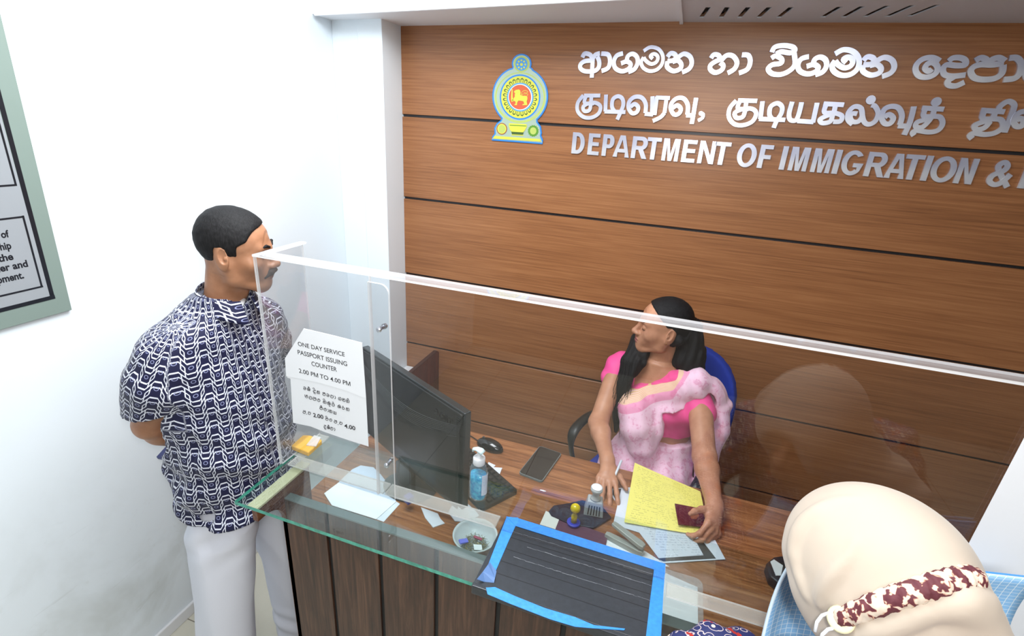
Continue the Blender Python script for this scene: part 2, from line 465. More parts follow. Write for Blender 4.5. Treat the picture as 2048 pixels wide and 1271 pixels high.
# ================================================================== the setting
ZS = 2.338; ZR = 2.366; YB = 2.324; XL = -1.62
b = MB(); b.box((-1.9, -2.2, -0.06), (3.2, 2.5, 0)); b.build('floor', M_floor, kind='structure')
b = MB()
b.box((XL-0.12, -2.2, 0), (XL, 2.5, 2.75))
b.box((XL, 2.17, 0), (-1.482, 2.5, ZS+0.3)); b.box((-1.482, 2.163, 0), (-1.357, 2.5, ZS+0.3))
b.build('wall_left', M_paint, kind='structure', bevel=0.002, seg=1)
b = MB()
zs = [0.0, 0.325, 0.747, 1.159, 1.566, 1.961, 2.46]; gw = 0.006
for i in range(6):
    lo = zs[i]+(gw if i else 0); hi = zs[i+1]-(gw if i < 5 else 0)
    b.box((-1.357, YB, lo), (3.2, YB+0.018, hi))
b.box((-1.357, YB+0.012, 0), (3.2, YB+0.1, 2.5), 1)
b.build('wall_back', [M_panel, M_groove], kind='structure', bevel=0.0012, seg=1)
M_hall = plain('dim_hall_paint', (146, 140, 134), 0.7)  # unseen walls put in to block world light and darken reflections
b = MB(); b.box((-1.9, -2.32, 0), (3.3, -2.2, 2.75)); b.build('wall_front', M_hall, kind='structure')
b = MB(); b.box((3.2, -2.2, 0), (3.32, 2.5, 2.75)); b.build('wall_right', M_hall, kind='structure')
b = MB(); b.box((XL, 0.0, 0), (XL+0.012, 2.17, 0.055)); b.build('baseboard_left', M_white, kind='structure', bevel=0.004)
b = MB()
# lowered soffit over the counter, front edge runs slightly askew, then the high ceiling in front of it
sof = [(-1.62, 2.043, ZS), (-0.118, 1.886, ZR-0.006), (-0.118, 2.5, ZR), (-1.62, 2.5, ZS)]
b.add([Vector(p) for p in sof]+[Vector((p[0], p[1], 2.75)) for p in sof], [(0, 3, 2, 1), (4, 5, 6, 7), (0, 1, 5, 4), (1, 2, 6, 5), (2, 3, 7, 6), (3, 0, 4, 7)])
sof = [(-0.118, 1.90, ZR+0.03), (3.2, 1.90, ZR+0.03), (3.2, 2.5, ZR+0.03), (-0.118, 2.5, ZR+0.03)]
b.add([Vector(p) for p in sof]+[Vector((p[0], p[1], 2.75)) for p in sof], [(0, 3, 2, 1), (4, 5, 6, 7), (0, 1, 5, 4), (1, 2, 6, 5), (2, 3, 7, 6), (3, 0, 4, 7)])
b.box((-1.9, -2.2, 2.75), (3.2, 2.5, 2.8))
b.build('ceiling', M_ceil, kind='structure')
# thin metal angle along the soffit edge
b = MB(); b.tube([(-1.6, 2.036, ZS-0.003), (-0.12, 1.882, ZR-0.01)], 0.006, 8); b.build('trim_1', M_ceil, kind='structure')
# slotted grey air grille in the soffit
g = thing('air_vent', 'long light grey sheet-metal air grille with slanted slots in the soffit above the lettering', 'vent', (0.6, 2.0, ZR))
holes = []
slots = [((1398, 33), (1412, 12)), ((1437, 33), (1450, 12)), ((1474, 33), (1492, 12)), ((1512, 33), (1534, 12)), ((1552, 33), (1578, 12)),
         ((1640, 32), (1675, 11)), ((1681, 32), (1720, 10)), ((1724, 31), (1770, 9)), ((1768, 31), (1820, 8)), ((1812, 30), (1870, 7))]
for a, c in slots:
    p, q = on_z(*a, ZR), on_z(*c, ZR); holes.append([(p.x, p.y), (p.x+0.017, p.y), (q.x+0.017, q.y), (q.x, q.y)])
b = MB(); b.prism([(-0.112, 1.885), (3.15, 1.885), (3.15, YB), (-0.112, YB)], ZR-0.004, ZR, holes=holes)
b.box((-0.112, 1.878, ZR-0.008), (3.15, 1.888, ZR+0.05)); b.build('grille_sheet', plain('grey_vent_metal', (206, 207, 212), 0.4), g)
for h in holes:
    b = MB(); b.prism([(x, y) for x, y in h], ZR+0.012, ZR+0.02); b.build('slot', M_black, g)  # black plate behind each opening, painting in the dark of the duct
b = MB(); b.box((-0.119, 1.88, ZR-0.012), (-0.106, YB, ZR-0.004)); b.build('end_flange', M_ceil, g)
# white trunking at the foot of the pillar, mahogany board beside it
t_ = thing('cable_trunking', 'short white plastic cable trunking at the foot of the white pillar', 'cable cover', (-1.31, 2.2, 0))
b = MB(); b.box((-1.357, 2.0, 0.53), (-1.285, YB-0.001, 0.60)); b.build('cover', M_white, t_, bevel=0.008, seg=3)
b = MB(); b.box((-1.357, 2.1, 0), (-1.30, YB-0.001, 0.535)); b.build('duct', M_white, t_)
o_ = thing('partition_board', 'upright reddish mahogany board with rounded corner against the wood panel wall behind the monitor', 'partition', (-1.15, 2.1, 0))
b = MB(); pr = [(1.75, 0), (2.322, 0), (2.322, 0.72), (2.316, 0.735), (2.30, 0.742), (1.75, 0.742)]
b.prism(pr, 0, 0.02, M=Mat((-1.168, 0, 0), (0, 1, 0), (0, 0, 1), (1, 0, 0))); b.build('board', M_redwood, o_, bevel=0.002)
b = MB(); b.box((-1.1685, 1.75, 0.742), (-1.1475, 2.30, 0.745)); b.build('edge_strip', plain('dark_edge_strip', (64, 34, 28), 0.35), o_)

# ================================================================== the counter
ZT = 0.78; ZG = 1.04
c_ = thing('service_counter', 'walnut plank service counter with a desk top behind and raised ledge in front', 'counter', (0.3, 1.1, 0))
b = MB(); gx = [-0.88, -0.733, -0.576, -0.416, -0.251, -0.09, 0.07, 0.23, 0.39, 0.55, 0.71, 0.87, 1.03, 1.19, 1.35, 1.5]
for i in range(len(gx)-1): b.box((gx[i]+0.006*(i > 0), 0.835, 0), (gx[i+1]-0.006, 0.853, 0.985), 0)
b.box((-0.874, 0.842, 0), (1.5, 0.8525, 0.984), 1); b.build('front_panel', [M_walnut, M_black], c_, bevel=0.001, seg=1)
b = MB(); b.box((-0.864, 0.834, 0.985), (1.5, 0.857, 0.989)); b.build('panel_cap', plain('grey_aluminium_cap', (120, 128, 130), 0.3, 0.5), c_)
b = MB(); b.prism([(-0.864, 0.856), (1.499, 0.856), (1.499, 1.605), (-1.0, 1.605), (-1.0, 1.01), (-0.864, 0.94)], ZT-0.025, ZT); b.build('desk_top', M_table, c_, bevel=0.002)
b = MB(); b.box((-0.99, 1.02, 0), (-0.974, 1.59, ZT-0.026)); b.build('end_board', M_walnut_y, c_)
def bracket(x0, name='side_panel'):
    pr = [(0.745, 1.022), (0.745, 0.985)]
    for i in range(9):
        a = math.radians(90-90*i/8); pr.append((0.772+0.063*math.cos(a), 0.905+0.08*math.sin(a)))
    pr += [(0.835, 0.0), (0.935, 0.0), (0.935, 1.022)]
    b = MB(); b.prism(pr, 0, 0.016, M=Mat((x0, 0, 0), (0, 1, 0), (0, 0, 1), (1, 0, 0))); return b.build(name, M_walnut_y, c_, bevel=0.001, seg=1)
sp = bracket(-0.881); bracket(1.5)
b = MB(); b.box((-0.893, 0.744, 1.0225), (-0.861, 0.936, 1.0295)); b.build('edge_band', M_band, c_, bevel=0.001)
b = MB(); b.box((1.49, 0.744, 1.0225), (1.52, 0.936, 1.0295)); b.build('edge_band', M_band, c_)
# glass ledge
gl = thing('glass_ledge', 'clear glass ledge with green polished edge along the top of the counter', 'glass shelf', (0.3, 0.9, 1.03))
b = MB(); b.box((-0.921, 0.735, 1.030), (1.56, 1.052, 1.040)); o = b.build('pane', [M_glass, M_gedge], gl)
for p in o.data.polygons:
    if abs(p.normal.z) < 0.5 and p.normal.y < 0.5: p.material_index = 1
# acrylic screen
YS = 0.889; ZSC = 1.628
sc_ = thing('acrylic_screen', 'clear acrylic sneeze screen standing on the glass ledge across the whole counter', 'screen', (0.3, YS, 1.04))
def pane(name, lo, hi, round_right=False):
    b = MB(); x0, z0 = lo; x1, z1 = hi
    pr = [(x0, z0), (x1, z0), (x1, z1), (x0, z1)]
    if round_right: pr = [(x0, z0), (x1, z0)] + [(x1-0.02+0.02*math.cos(a), z1-0.02+0.02*math.sin(a)) for a in [math.pi/2*i/5 for i in range(6)]] + [(x0, z1)]
    y0 = YS if not round_right else YS-0.0055
    b.prism(pr, 0, 0.005, M=Mat((0, y0+0.005, 0), (1, 0, 0), (0, 0, 1), (0, -1, 0)))
    o = b.build(name, [M_acr, M_acr_edge], sc_)
    for p in o.data.polygons:
        if abs(p.normal.y) < 0.5 and p.normal.z > -0.5: p.material_index = 1
    return o
pane('front_pane', (-0.921, 1.0405), (-0.609, ZSC)); pane('front_pane', (-0.606, 1.0478), (1.5, ZSC))
pane('cover_strip', (-0.609, 1.046), (-0.558, ZSC-0.012), True)
b = MB(); b.box((-0.921, YS+0.0055, 1.0405), (-0.916, 1.052, ZSC)); o = b.build('side_pane', [M_acr, M_acr_edge], sc_)
for p in o.data.polygons:
    if abs(p.normal.x) < 0.5: p.material_index = 1
def strip(name, lo, hi, m=M_acr_top):
    b = MB(); b.box(lo, hi); o = b.build(name, [m, M_acr_edge], sc_)
    for p in o.data.polygons:
        if abs(p.normal.z) < 0.5: p.material_index = 1
strip('top_strip', (-0.921, YS-0.002, ZSC+0.0005), (-0.606, YS+0.036, ZSC+0.0055)); strip('top_strip', (-0.603, YS-0.002, ZSC+0.0005), (1.5, YS+0.036, ZSC+0.0055))
strip('top_strip', (-0.922, YS+0.037, ZSC+0.0005), (-0.905, 1.052, ZSC+0.0055))
strip('base_strip', (-0.90, YS+0.006, 1.0405), (-0.60, YS+0.045, 1.0455), M_strip); strip('base_strip', (-0.595, YS+0.006, 1.0405), (-0.29, YS+0.045, 1.0455), M_strip)
strip('base_strip', (0.112, YS-0.036, 1.0405), (0.53, YS-0.001, 1.0455), M_strip)
strip('base_strip', (-0.915, YS+0.048, 1.0405), (-0.88, 1.045, 1.0455), M_strip)
for (px, py) in ((759, 658), (774, 929)):
    p = on_y(px, py, YS-0.006); b = MB(); b.lathe([(0.0055, -0.001), (0.0065, 0.002), (0.006, 0.005), (0.0035, 0.007)], (p.x, p.y, p.z), 16, axis=(0, -1, 0)); b.lathe([(0.004, 0), (0.004, 0.010), (0.007, 0.011), (0.006, 0.017)], (p.x, YS+0.001, p.z), 12, axis=(0, 1, 0))
    b.build('screen_bolt', M_steel, sc_, smooth=False)

# ================================================================== papers and writing helpers
FONT = None
def text_mesh(s, size=1.0, bold=0.0, ext=0.0):
    c = bpy.data.curves.new('t', 'FONT'); c.body = s; c.size = size*20; c.offset = bold*20; c.extrude = ext*20; c.resolution_u = 6
    o = bpy.data.objects.new('t', c); COL.objects.link(o); dg = bpy.context.evaluated_depsgraph_get(); dg.update()
    me = bpy.data.meshes.new_from_object(o.evaluated_get(dg)); vs = [v.co/20 for v in me.vertices]; fs = [tuple(p.vertices) for p in me.polygons]
    bpy.data.objects.remove(o); bpy.data.curves.remove(c); bpy.data.meshes.remove(me); return vs, fs
_tm = text_mesh
def text_mesh(s, size=1.0, bold=0.0, ext=0.0):
    # the capital M is drawn from its own outline, the rest comes from the built-in face
    if 'M' not in s: return _tm(s, size, bold, ext)
    s2 = s.replace('M', 'N'); vs, fs = _tm(s2, size, bold, ext); nv, _ = _tm('N', size, bold, ext)
    wN = max(v.x for v in nv)-min(v.x for v in nv); h = max(v.y for v in nv)
    for i, ch_ in enumerate(s):
        if ch_ != 'M': continue
        xr = max(v.x for v in _tm(s2[:i+1], size, bold, ext)[0]); xl = xr-wN
        fs = [f for f in fs if not all(xl-0.01 < vs[k].x < xr+0.01 for k in f)]
        st_ = wN*0.16; w = wN*1.06; b = MB(); b.prism([(xl+x, y) for x, y in [(0, 0), (st_, 0), (st_, h*.78), (w/2-st_*.5, 0), (w/2+st_*.5, 0), (w-st_, h*.78), (w-st_, 0), (w, 0), (w, h), (w-st_*1.25, h), (w/2, h*.20), (st_*1.25, h), (0, h)]], -0.0005, 0.0005)
        n0 = len(vs); vs += b.v; fs += [tuple(n0+k for k in f) for f in b.f]
    return vs, fs
def text_into(mb, s, M, x0, x1, z0, z1, mi=0, bold=0.02, ext=0.0, keep=False):
    vs, fs = text_mesh(s, 1.0, bold, 0.5 if ext else 0)
    if not vs: return
    ax, bx = min(v.x for v in vs), max(v.x for v in vs); ay, by = min(v.y for v in vs), max(v.y for v in vs)
    sx = (x1-x0)/(bx-ax); sy = (z1-z0)/(by-ay)
    mb.add([M @ Vector((x0+(v.x-ax)*sx, z0+(v.y-ay)*sy, v.z*2*ext)) for v in vs], fs, mi)
def smooth_path(pts, n=5):
    P = [Vector((p[0], p[1], 0)) for p in pts]
    if len(P) < 3: return P
    out = []
    for i in range(len(P)-1):
        a = P[max(i-1, 0)]; b_ = P[i]; c = P[i+1]; d = P[min(i+2, len(P)-1)]
        for k in range(n):
            t = k/n; out.append(0.5*((2*b_)+(c-a)*t+(2*a-5*b_+4*c-d)*t*t+(3*b_-a-3*c+d)*t**3))
    return out+[P[-1]]
def ribbon(mb, pts, w, z0, z1, M, mi=0, smooth=True):
    P = smooth_path(pts) if smooth else [Vector((p[0], p[1], 0)) for p in pts]
    L = []; R = []
    for i, p in enumerate(P):
        t = P[min(i+1, len(P)-1)]-P[max(i-1, 0)]
        if t.length < 1e-9: t = Vector((1, 0, 0))
        t.normalize(); n = Vector((-t.y, t.x, 0))*w/2; L.append(p+n); R.append(p-n)
    vs = []; fs = []
    for l, r in zip(L, R):
        zt = z1+0.0005*len(vs)/(4*len(P))
        vs += [M @ Vector((l.x, l.y, zt)), M @ Vector((r.x, r.y, zt)), M @ Vector((l.x, l.y, z0)), M @ Vector((r.x, r.y, z0))]
    for i in range(len(P)-1):
        a = i*4; c = a+4
        fs += [(a, a+1, c+1, c), (a+2, c+2, c+3, a+3), (a, c, c+2, a+2), (a+1, a+3, c+3, c+1)]
    e = (len(P)-1)*4; fs += [(0, 2, 3, 1), (e, e+1, e+3, e+2)]
    mb.add(vs, fs, mi)
def sheet(name, corners, z, mat, parent, thick=0.0006, zs=None, nu=6, nv=6, curl=0.0, **kw):
    """quad sheet lying flat, corners are points on the desk; carries a 0..1 UV"""
    P = [Vector((c[0], c[1], (zs[i] if zs else z))) for i, c in enumerate(corners)]
    def fn(u, v):
        p = P[0].lerp(P[1], u).lerp(P[3].lerp(P[2], u), v); p = p.copy(); p.z += curl*math.sin(u*5+v*3)*math.sin(v*4+1)+abs(curl); return p
    b = MB(); b.grid(fn, nu, nv, thick=thick); o = b.build(name, mat, parent, smooth=False)
    me = o.data; uvl = me.uv_layers.new(name='UVMap'); w = nu+1; m = w*(nv+1)
    for l in me.loops:
        i = l.vertex_index % m; uvl.data[l.index].uv = ((i % w)/nu, 1-(i//w)/nv)
    props(o, **kw); return o
def typed(name, paper, ink, rows=26, x0=0.08, x1=0.92, y0=0.06, y1=0.94, dens=0.5, smudge=None):
    """paper with rows of small typed or written marks"""
    t = NT(name); U, V, _ = t.xyz(t.coord('UV')); r = V*rows
    line = (r.frac()-0.5).abs().lt(0.22)
    wn = t.noise(t.comb(U*30.0, r.floor()*3.7), 1.0, 2, 0.8); ch = t.noise(t.comb(U*170.0, V*rows*5), 1.0, 1)
    blk = t.noise(t.comb(U*2.5, V*5.0+r.floor()*0.31), 1.0, 1)
    ins = U.gt(x0)*U.lt(x1)*V.gt(y0)*V.lt(y1)
    m = line*wn.gt(0.5)*ch.gt(0.48)*blk.gt(dens)*ins
    c = t.mix(m*0.5, lin(paper), lin(ink))
    if smudge:
        k = ((t.noise(t.comb(U*2.2, V*2.2), 1.6, 3, 0.6)-0.52)*8.0).max(0.0).min(1.0); c = t.mix(k*0.8, c, lin(smudge))
    return t.set(c, 0.55, 0, 0.3)
M_paper = plain('white_paper', (236, 239, 244), 0.6)
M_paper2 = plain('cream_paper', (222, 222, 216), 0.6)
M_ink = plain('black_print', (42, 40, 46), 0.6)
WALLM = Mat((0, YB, 0), (1, 0, 0), (0, 0, 1), (0, -1, 0))

# ================================================================== steel lettering on the panelled wall
def letter_steel():
    t = NT('polished_steel_letters'); n = t.noise(t.coord(), 5.0, 2)
    return t.set(t.ramp(n, [(0.38, lin(176, 180, 206)), (0.62, lin(232, 234, 242))]), 0.26, 0.5, 0.6)
M_let = letter_steel()
def pt(cx, cy, c):   # crop pixel -> wall coordinates (x, z)
    px = (1100 if c == 'A' else 1548)+cx/3.852; py = 60+cy/3.852
    p = on_y(px, py, YB-0.006); return (p.x, p.z)
def letter(name_label, group, strokes, w, crop, dots=()):
    mb = MB(); allp = []
    for i, s in enumerate(strokes):
        P = [pt(x, y, crop) for x, y in s]; allp += P; ribbon(mb, P, w, 0.001, 0.008-i*0.0002, WALLM)
    for (x, y, r) in dots:
        q = pt(x, y, crop); mb.prism([(q[0]+r*math.cos(a), q[1]+r*math.sin(a)) for a in [2*math.pi*k/20 for k in range(20)]], 0.001, 0.008, M=WALLM)
    cx = sum(p[0] for p in allp)/len(allp); cz = sum(p[1] for p in allp)/len(allp)
    o = mb.build('wall_letter', M_let); me = o.data; off = Vector((cx, YB, cz)); me.transform(Matrix.Translation(-off)); o.location = off
    return props(o, name_label, 'letter', group)
SG = 'steel Sinhala letters of the top line'; TG = 'steel Tamil letters of the middle line'; EG = 'steel English letters of the bottom line'
def shift(ss, dx, dy): return [[(x+dx, y+dy) for x, y in s] for s in ss]
def fit(ss, x0, x1, y0, y1):
    X = [x for s in ss for x, y in s]; Y = [y for s in ss for x, y in s]; a, b_, c, d = min(X), max(X), min(Y), max(Y)
    return [[(x0+(x-a)/(b_-a)*(x1-x0), y0+(y-c)/(d-c)*(y1-y0)) for x, y in s] for s in ss]
GA = [[(563, 180), (515, 198), (492, 245), (505, 295), (555, 318), (605, 300), (622, 265), (592, 243), (548, 258)], [(592, 232), (602, 200), (636, 184), (668, 205), (676, 250), (652, 300), (604, 324)]]
MA = [[(722, 162), (775, 132), (835, 147), (869, 198), (863, 262), (822, 306), (765, 316), (718, 290), (703, 248), (722, 210)], [(722, 212), (742, 240), (780, 262), (818, 248), (832, 214), (818, 190), (794, 186), (774, 202), (792, 222)]]
NA = [[(905, 208), (930, 180), (962, 188), (970, 214), (945, 236), (904, 238)], [(906, 240), (903, 285), (950, 316), (1000, 300), (1012, 266), (986, 236), (945, 246)], [(975, 220), (1030, 184), (1078, 205), (1092, 255), (1070, 300), (1018, 326)]]
AA = [[(395, 182), (448, 190), (463, 240), (448, 292), (398, 316)]]
letter('steel Sinhala letter with a long stem below the line, first letter of the top row', SG, [[(250, 212), (268, 182), (308, 190), (330, 215), (352, 190), (385, 180)], [(335, 235), (270, 240), (236, 265), (236, 296), (272, 318), (340, 316), (374, 290), (380, 245), (365, 205)], [(330, 215), (322, 368)]], 0.0172, 'A')
letter('steel Sinhala hook stroke directly after the long-stemmed first letter', SG, AA, 0.0172, 'A')
letter('steel Sinhala arched letter between the first hook and the spiral letter', SG, GA, 0.0170, 'A')
letter('steel Sinhala spiral letter in the first word of the top row', SG, MA, 0.0135, 'A')
letter('last steel Sinhala letter of the first word in the top row', SG, NA, 0.0172, 'A')
letter('steel Sinhala letter starting the short two-character second word', SG, [[(1240, 218), (1262, 190), (1298, 196), (1308, 225), (1270, 245), (1236, 272), (1236, 305), (1272, 328), (1320, 310), (1335, 275), (1310, 252)], [(1318, 236), (1360, 196), (1410, 202), (1440, 250), (1420, 300), (1368, 332)]], 0.0172, 'A')
letter('steel Sinhala hook stroke ending the short second word', SG, [[(1478, 192), (1526, 196), (1542, 242), (1520, 302), (1455, 332)]], 0.0172, 'A')
letter('tall steel Sinhala letter with a capped top starting the third word', SG, [[(1708, 172), (1732, 132), (1800, 120), (1868, 132), (1886, 158), (1850, 176), (1780, 168), (1740, 186)], [(1705, 218), (1738, 200), (1782, 222), (1778, 256), (1712, 268), (1680, 300), (1710, 336), (1780, 342), (1850, 310), (1886, 262), (1880, 180)]], 0.0172, 'A')
letter('steel Sinhala arched letter in the third word of the top row', SG, fit(GA, 183, 404, 205, 345), 0.0175, 'B')
letter('steel Sinhala spiral letter in the third word of the top row', SG, fit(MA, 446, 652, 152, 350), 0.0178, 'B')
letter('last steel Sinhala letter of the third word in the top row', SG, fit(NA, 684, 925, 207, 358), 0.0178, 'B')
letter('steel Sinhala snail-shaped sign starting the fourth word', SG, [[(1276, 240), (1220, 214), (1150, 222), (1100, 262), (1090, 312), (1122, 356), (1190, 362), (1245, 332), (1258, 285), (1225, 252), (1180, 262), (1162, 296), (1190, 318), (1215, 300)]], 0.0178, 'B')
letter('steel Sinhala letter with a curled tail below the line in the fourth word', SG, [[(1345, 240), (1380, 215), (1440, 216), (1474, 238), (1468, 270), (1400, 274), (1330, 268), (1300, 300), (1312, 342), (1370, 356), (1474, 346)], [(1385, 362), (1337, 395), (1347, 425), (1400, 430), (1465, 402)]], 0.0178, 'B')
letter('wide bowl-shaped steel Sinhala letter in the fourth word', SG, [[(1550, 236), (1590, 215), (1630, 226), (1652, 252), (1680, 226), (1730, 215), (1778, 240)], [(1770, 256), (1680, 268), (1600, 266), (1540, 282), (1514, 320), (1540, 366), (1610, 382), (1700, 372), (1755, 332), (1764, 270)]], 0.0185, 'B')
letter('steel Sinhala hook stroke right of the wide bowl-shaped letter', SG, [[(1812, 216), (1868, 216), (1902, 260), (1892, 330), (1850, 372), (1768, 382)]], 0.0185, 'B')
letter('steel Sinhala letter cut off by the right edge of the photo, top row', SG, [[(2000, 240), (1950, 280), (1935, 330), (1960, 380), (2040, 385)]], 0.0185, 'B')

letter('first steel Tamil letter of the middle row', TG, [[(258, 503), (215, 560), (214, 625), (258, 669), (320, 674), (375, 642), (389, 588), (350, 560), (295, 566), (256, 592), (266, 624), (302, 618), (314, 580), (320, 505)], [(262, 505), (388, 505)], [(277, 510), (268, 562), (340, 564)]], 0.0155, 'A')
letter('steel Tamil letter shaped like an L with a loop, first word of middle row', TG, [[(432, 497), (427, 626)], [(420, 627), (582, 632)], [(518, 690), (540, 640), (564, 580), (558, 530), (525, 510), (486, 532), (478, 590), (500, 630)]], 0.016, 'A')
letter('steel Tamil letter with a round loop and flat foot, third in the middle row', TG, [[(735, 640), (738, 570), (705, 520), (652, 516), (612, 550), (606, 600), (632, 640), (668, 632), (680, 595), (652, 570), (620, 592)], [(730, 645), (795, 650)], [(790, 510), (786, 655)]], 0.0165, 'A')
letter('steel Tamil letter with a slanted foot, fourth in the middle row', TG, [[(824, 512), (806, 655)], [(815, 520), (924, 524)], [(898, 524), (882, 640)], [(882, 638), (850, 672), (792, 700)]], 0.0155, 'A')
letter('steel Tamil letter just before the comma', TG, [[(1058, 650), (1062, 580), (1030, 528), (978, 526), (938, 562), (930, 605), (956, 650), (994, 642), (1008, 606), (980, 580), (946, 600)], [(1050, 655), (1110, 660)], [(1126, 522), (1092, 722)]], 0.0165, 'A')
letter('small steel comma in the Tamil middle row', TG, [[(1160, 640), (1180, 650), (1172, 678), (1140, 697)]], 0.013, 'A', [(1162, 642, 0.0085)])
letter('steel Tamil letter starting the word after the comma', TG, [[(1435, 543), (1386, 600), (1378, 670), (1420, 724), (1490, 732), (1560, 702), (1588, 640), (1552, 606), (1480, 610), (1424, 637), (1436, 676), (1482, 670), (1500, 630), (1512, 550)], [(1448, 542), (1596, 546)], [(1462, 548), (1448, 604), (1530, 608)]], 0.016, 'A')
letter('steel Tamil letter shaped like an L with a loop, after the comma word begins', TG, [[(1637, 548), (1620, 684)], [(1610, 684), (1812, 692)], [(1722, 754), (1745, 700), (1782, 640), (1786, 590), (1750, 564), (1700, 590), (1690, 650), (1710, 686)]], 0.0165, 'A')
letter('steel Tamil letter shaped like a U with a straight right post', TG, [[(140, 552), (116, 640), (124, 690), (168, 694), (192, 640), (212, 556)], [(180, 700), (305, 708)], [(332, 560), (298, 714)]], 0.0165, 'B')
letter('steel Tamil letter with flat top bar after the U-shaped one', TG, [[(380, 568), (538, 576)], [(402, 572), (388, 634), (470, 640), (522, 662), (510, 702), (455, 706)], [(472, 578), (455, 640), (400, 662), (352, 690), (372, 716), (432, 704), (452, 650)]], 0.0165, 'B')
letter('steel Tamil double-loop letter with a dot above it', TG, [[(640, 645), (600, 644), (586, 672), (604, 704), (648, 704), (678, 662), (668, 602), (618, 590), (574, 632), (568, 690), (604, 726)], [(672, 600), (690, 700), (730, 726), (780, 700), (802, 640), (778, 588), (750, 578)]], 0.0165, 'B', [(745, 538, 0.0155)])
letter('steel Tamil letter with a long slanted post below the line', TG, [[(968, 730), (985, 660), (958, 600), (900, 588), (848, 612), (828, 672), (850, 718), (892, 720), (918, 680), (884, 650), (850, 672)], [(955, 738), (1040, 740)], [(1078, 588), (1046, 710), (1002, 808)]], 0.0175, 'B')
letter('steel Tamil letter with a dot above and a curled tail', TG, [[(1140, 600), (1308, 610)], [(1165, 606), (1152, 662), (1222, 664)], [(1234, 612), (1216, 664), (1160, 690), (1102, 710), (1092, 744), (1140, 748), (1192, 700), (1216, 664)], [(1222, 664), (1280, 672), (1298, 722), (1262, 772), (1190, 786), (1100, 774), (1066, 790), (1078, 812)]], 0.0165, 'B', [(1250, 553, 0.0155)])
letter('steel Tamil letter with an arched hook starting the last word', TG, [[(1595, 618), (1776, 630)], [(1618, 624), (1606, 680), (1680, 684)], [(1702, 632), (1680, 684), (1606, 708), (1545, 735), (1560, 766), (1620, 752), (1664, 704)], [(1680, 684), (1748, 692), (1762, 748), (1700, 792), (1620, 804), (1540, 794), (1508, 814), (1526, 836)], [(1775, 790), (1842, 620), (1846, 570), (1800, 550), (1742, 588), (1730, 626)]], 0.017, 'B')
letter('steel Tamil letter cut off by the right edge of the photo, middle row', TG, [[(1990, 640), (1930, 626), (1872, 648), (1845, 700), (1864, 740), (1904, 740), (1922, 700), (1890, 680), (1864, 700)], [(1950, 640), (1975, 700), (2000, 760)]], 0.0175, 'B')

ENG = [('D', 165, 278, 'A', 'first letter of DEPARTMENT'), ('E', 287, 393, 'A', 'second letter of DEPARTMENT'), ('P', 396, 505, 'A', 'third letter of DEPARTMENT'), ('A', 482, 607, 'A', 'between P and R in DEPARTMENT'),
       ('R', 620, 742, 'A', 'between A and T in DEPARTMENT'), ('T', 757, 865, 'A', 'before the M in DEPARTMENT'), ('M', 855, 1010, 'A', 'in the middle of DEPARTMENT'), ('E', 1005, 1140, 'A', 'between M and N in DEPARTMENT'),
       ('N', 1130, 1287, 'A', 'beside the last T of DEPARTMENT'), ('T', 1282, 1401, 'A', 'last letter of DEPARTMENT'), ('O', 1440, 1588, 'A', 'first letter of OF'), ('F', 1588, 1728, 'A', 'second letter of OF'),
       ('I', 38, 110, 'B', 'first letter of IMMIGRATION'), ('M', 100, 288, 'B', 'first M of IMMIGRATION'), ('M', 272, 468, 'B', 'second M of IMMIGRATION'), ('I', 443, 525, 'B', 'second I of IMMIGRATION, before the G'), ('G', 518, 685, 'B', 'in IMMIGRATION'),
       ('R', 680, 836, 'B', 'in IMMIGRATION'), ('A', 838, 990, 'B', 'in IMMIGRATION'), ('T', 1025, 1170, 'B', 'in IMMIGRATION'), ('I', 1125, 1225, 'B', 'last I of IMMIGRATION, before the O'), ('O', 1205, 1397, 'B', 'in IMMIGRATION'), ('N', 1372, 1585, 'B', 'last letter of IMMIGRATION'),
       ('&', 1618, 1800, 'B', 'after IMMIGRATION'), ('E', 1870, 2035, 'B', 'cut off by the right edge of the photo')]
def arc(cx, cy, rx, ry, a0, a1, n=10): return [(cx+rx*math.cos(math.radians(a0+(a1-a0)*i/n)), cy+ry*math.sin(math.radians(a0+(a1-a0)*i/n))) for i in range(n+1)]
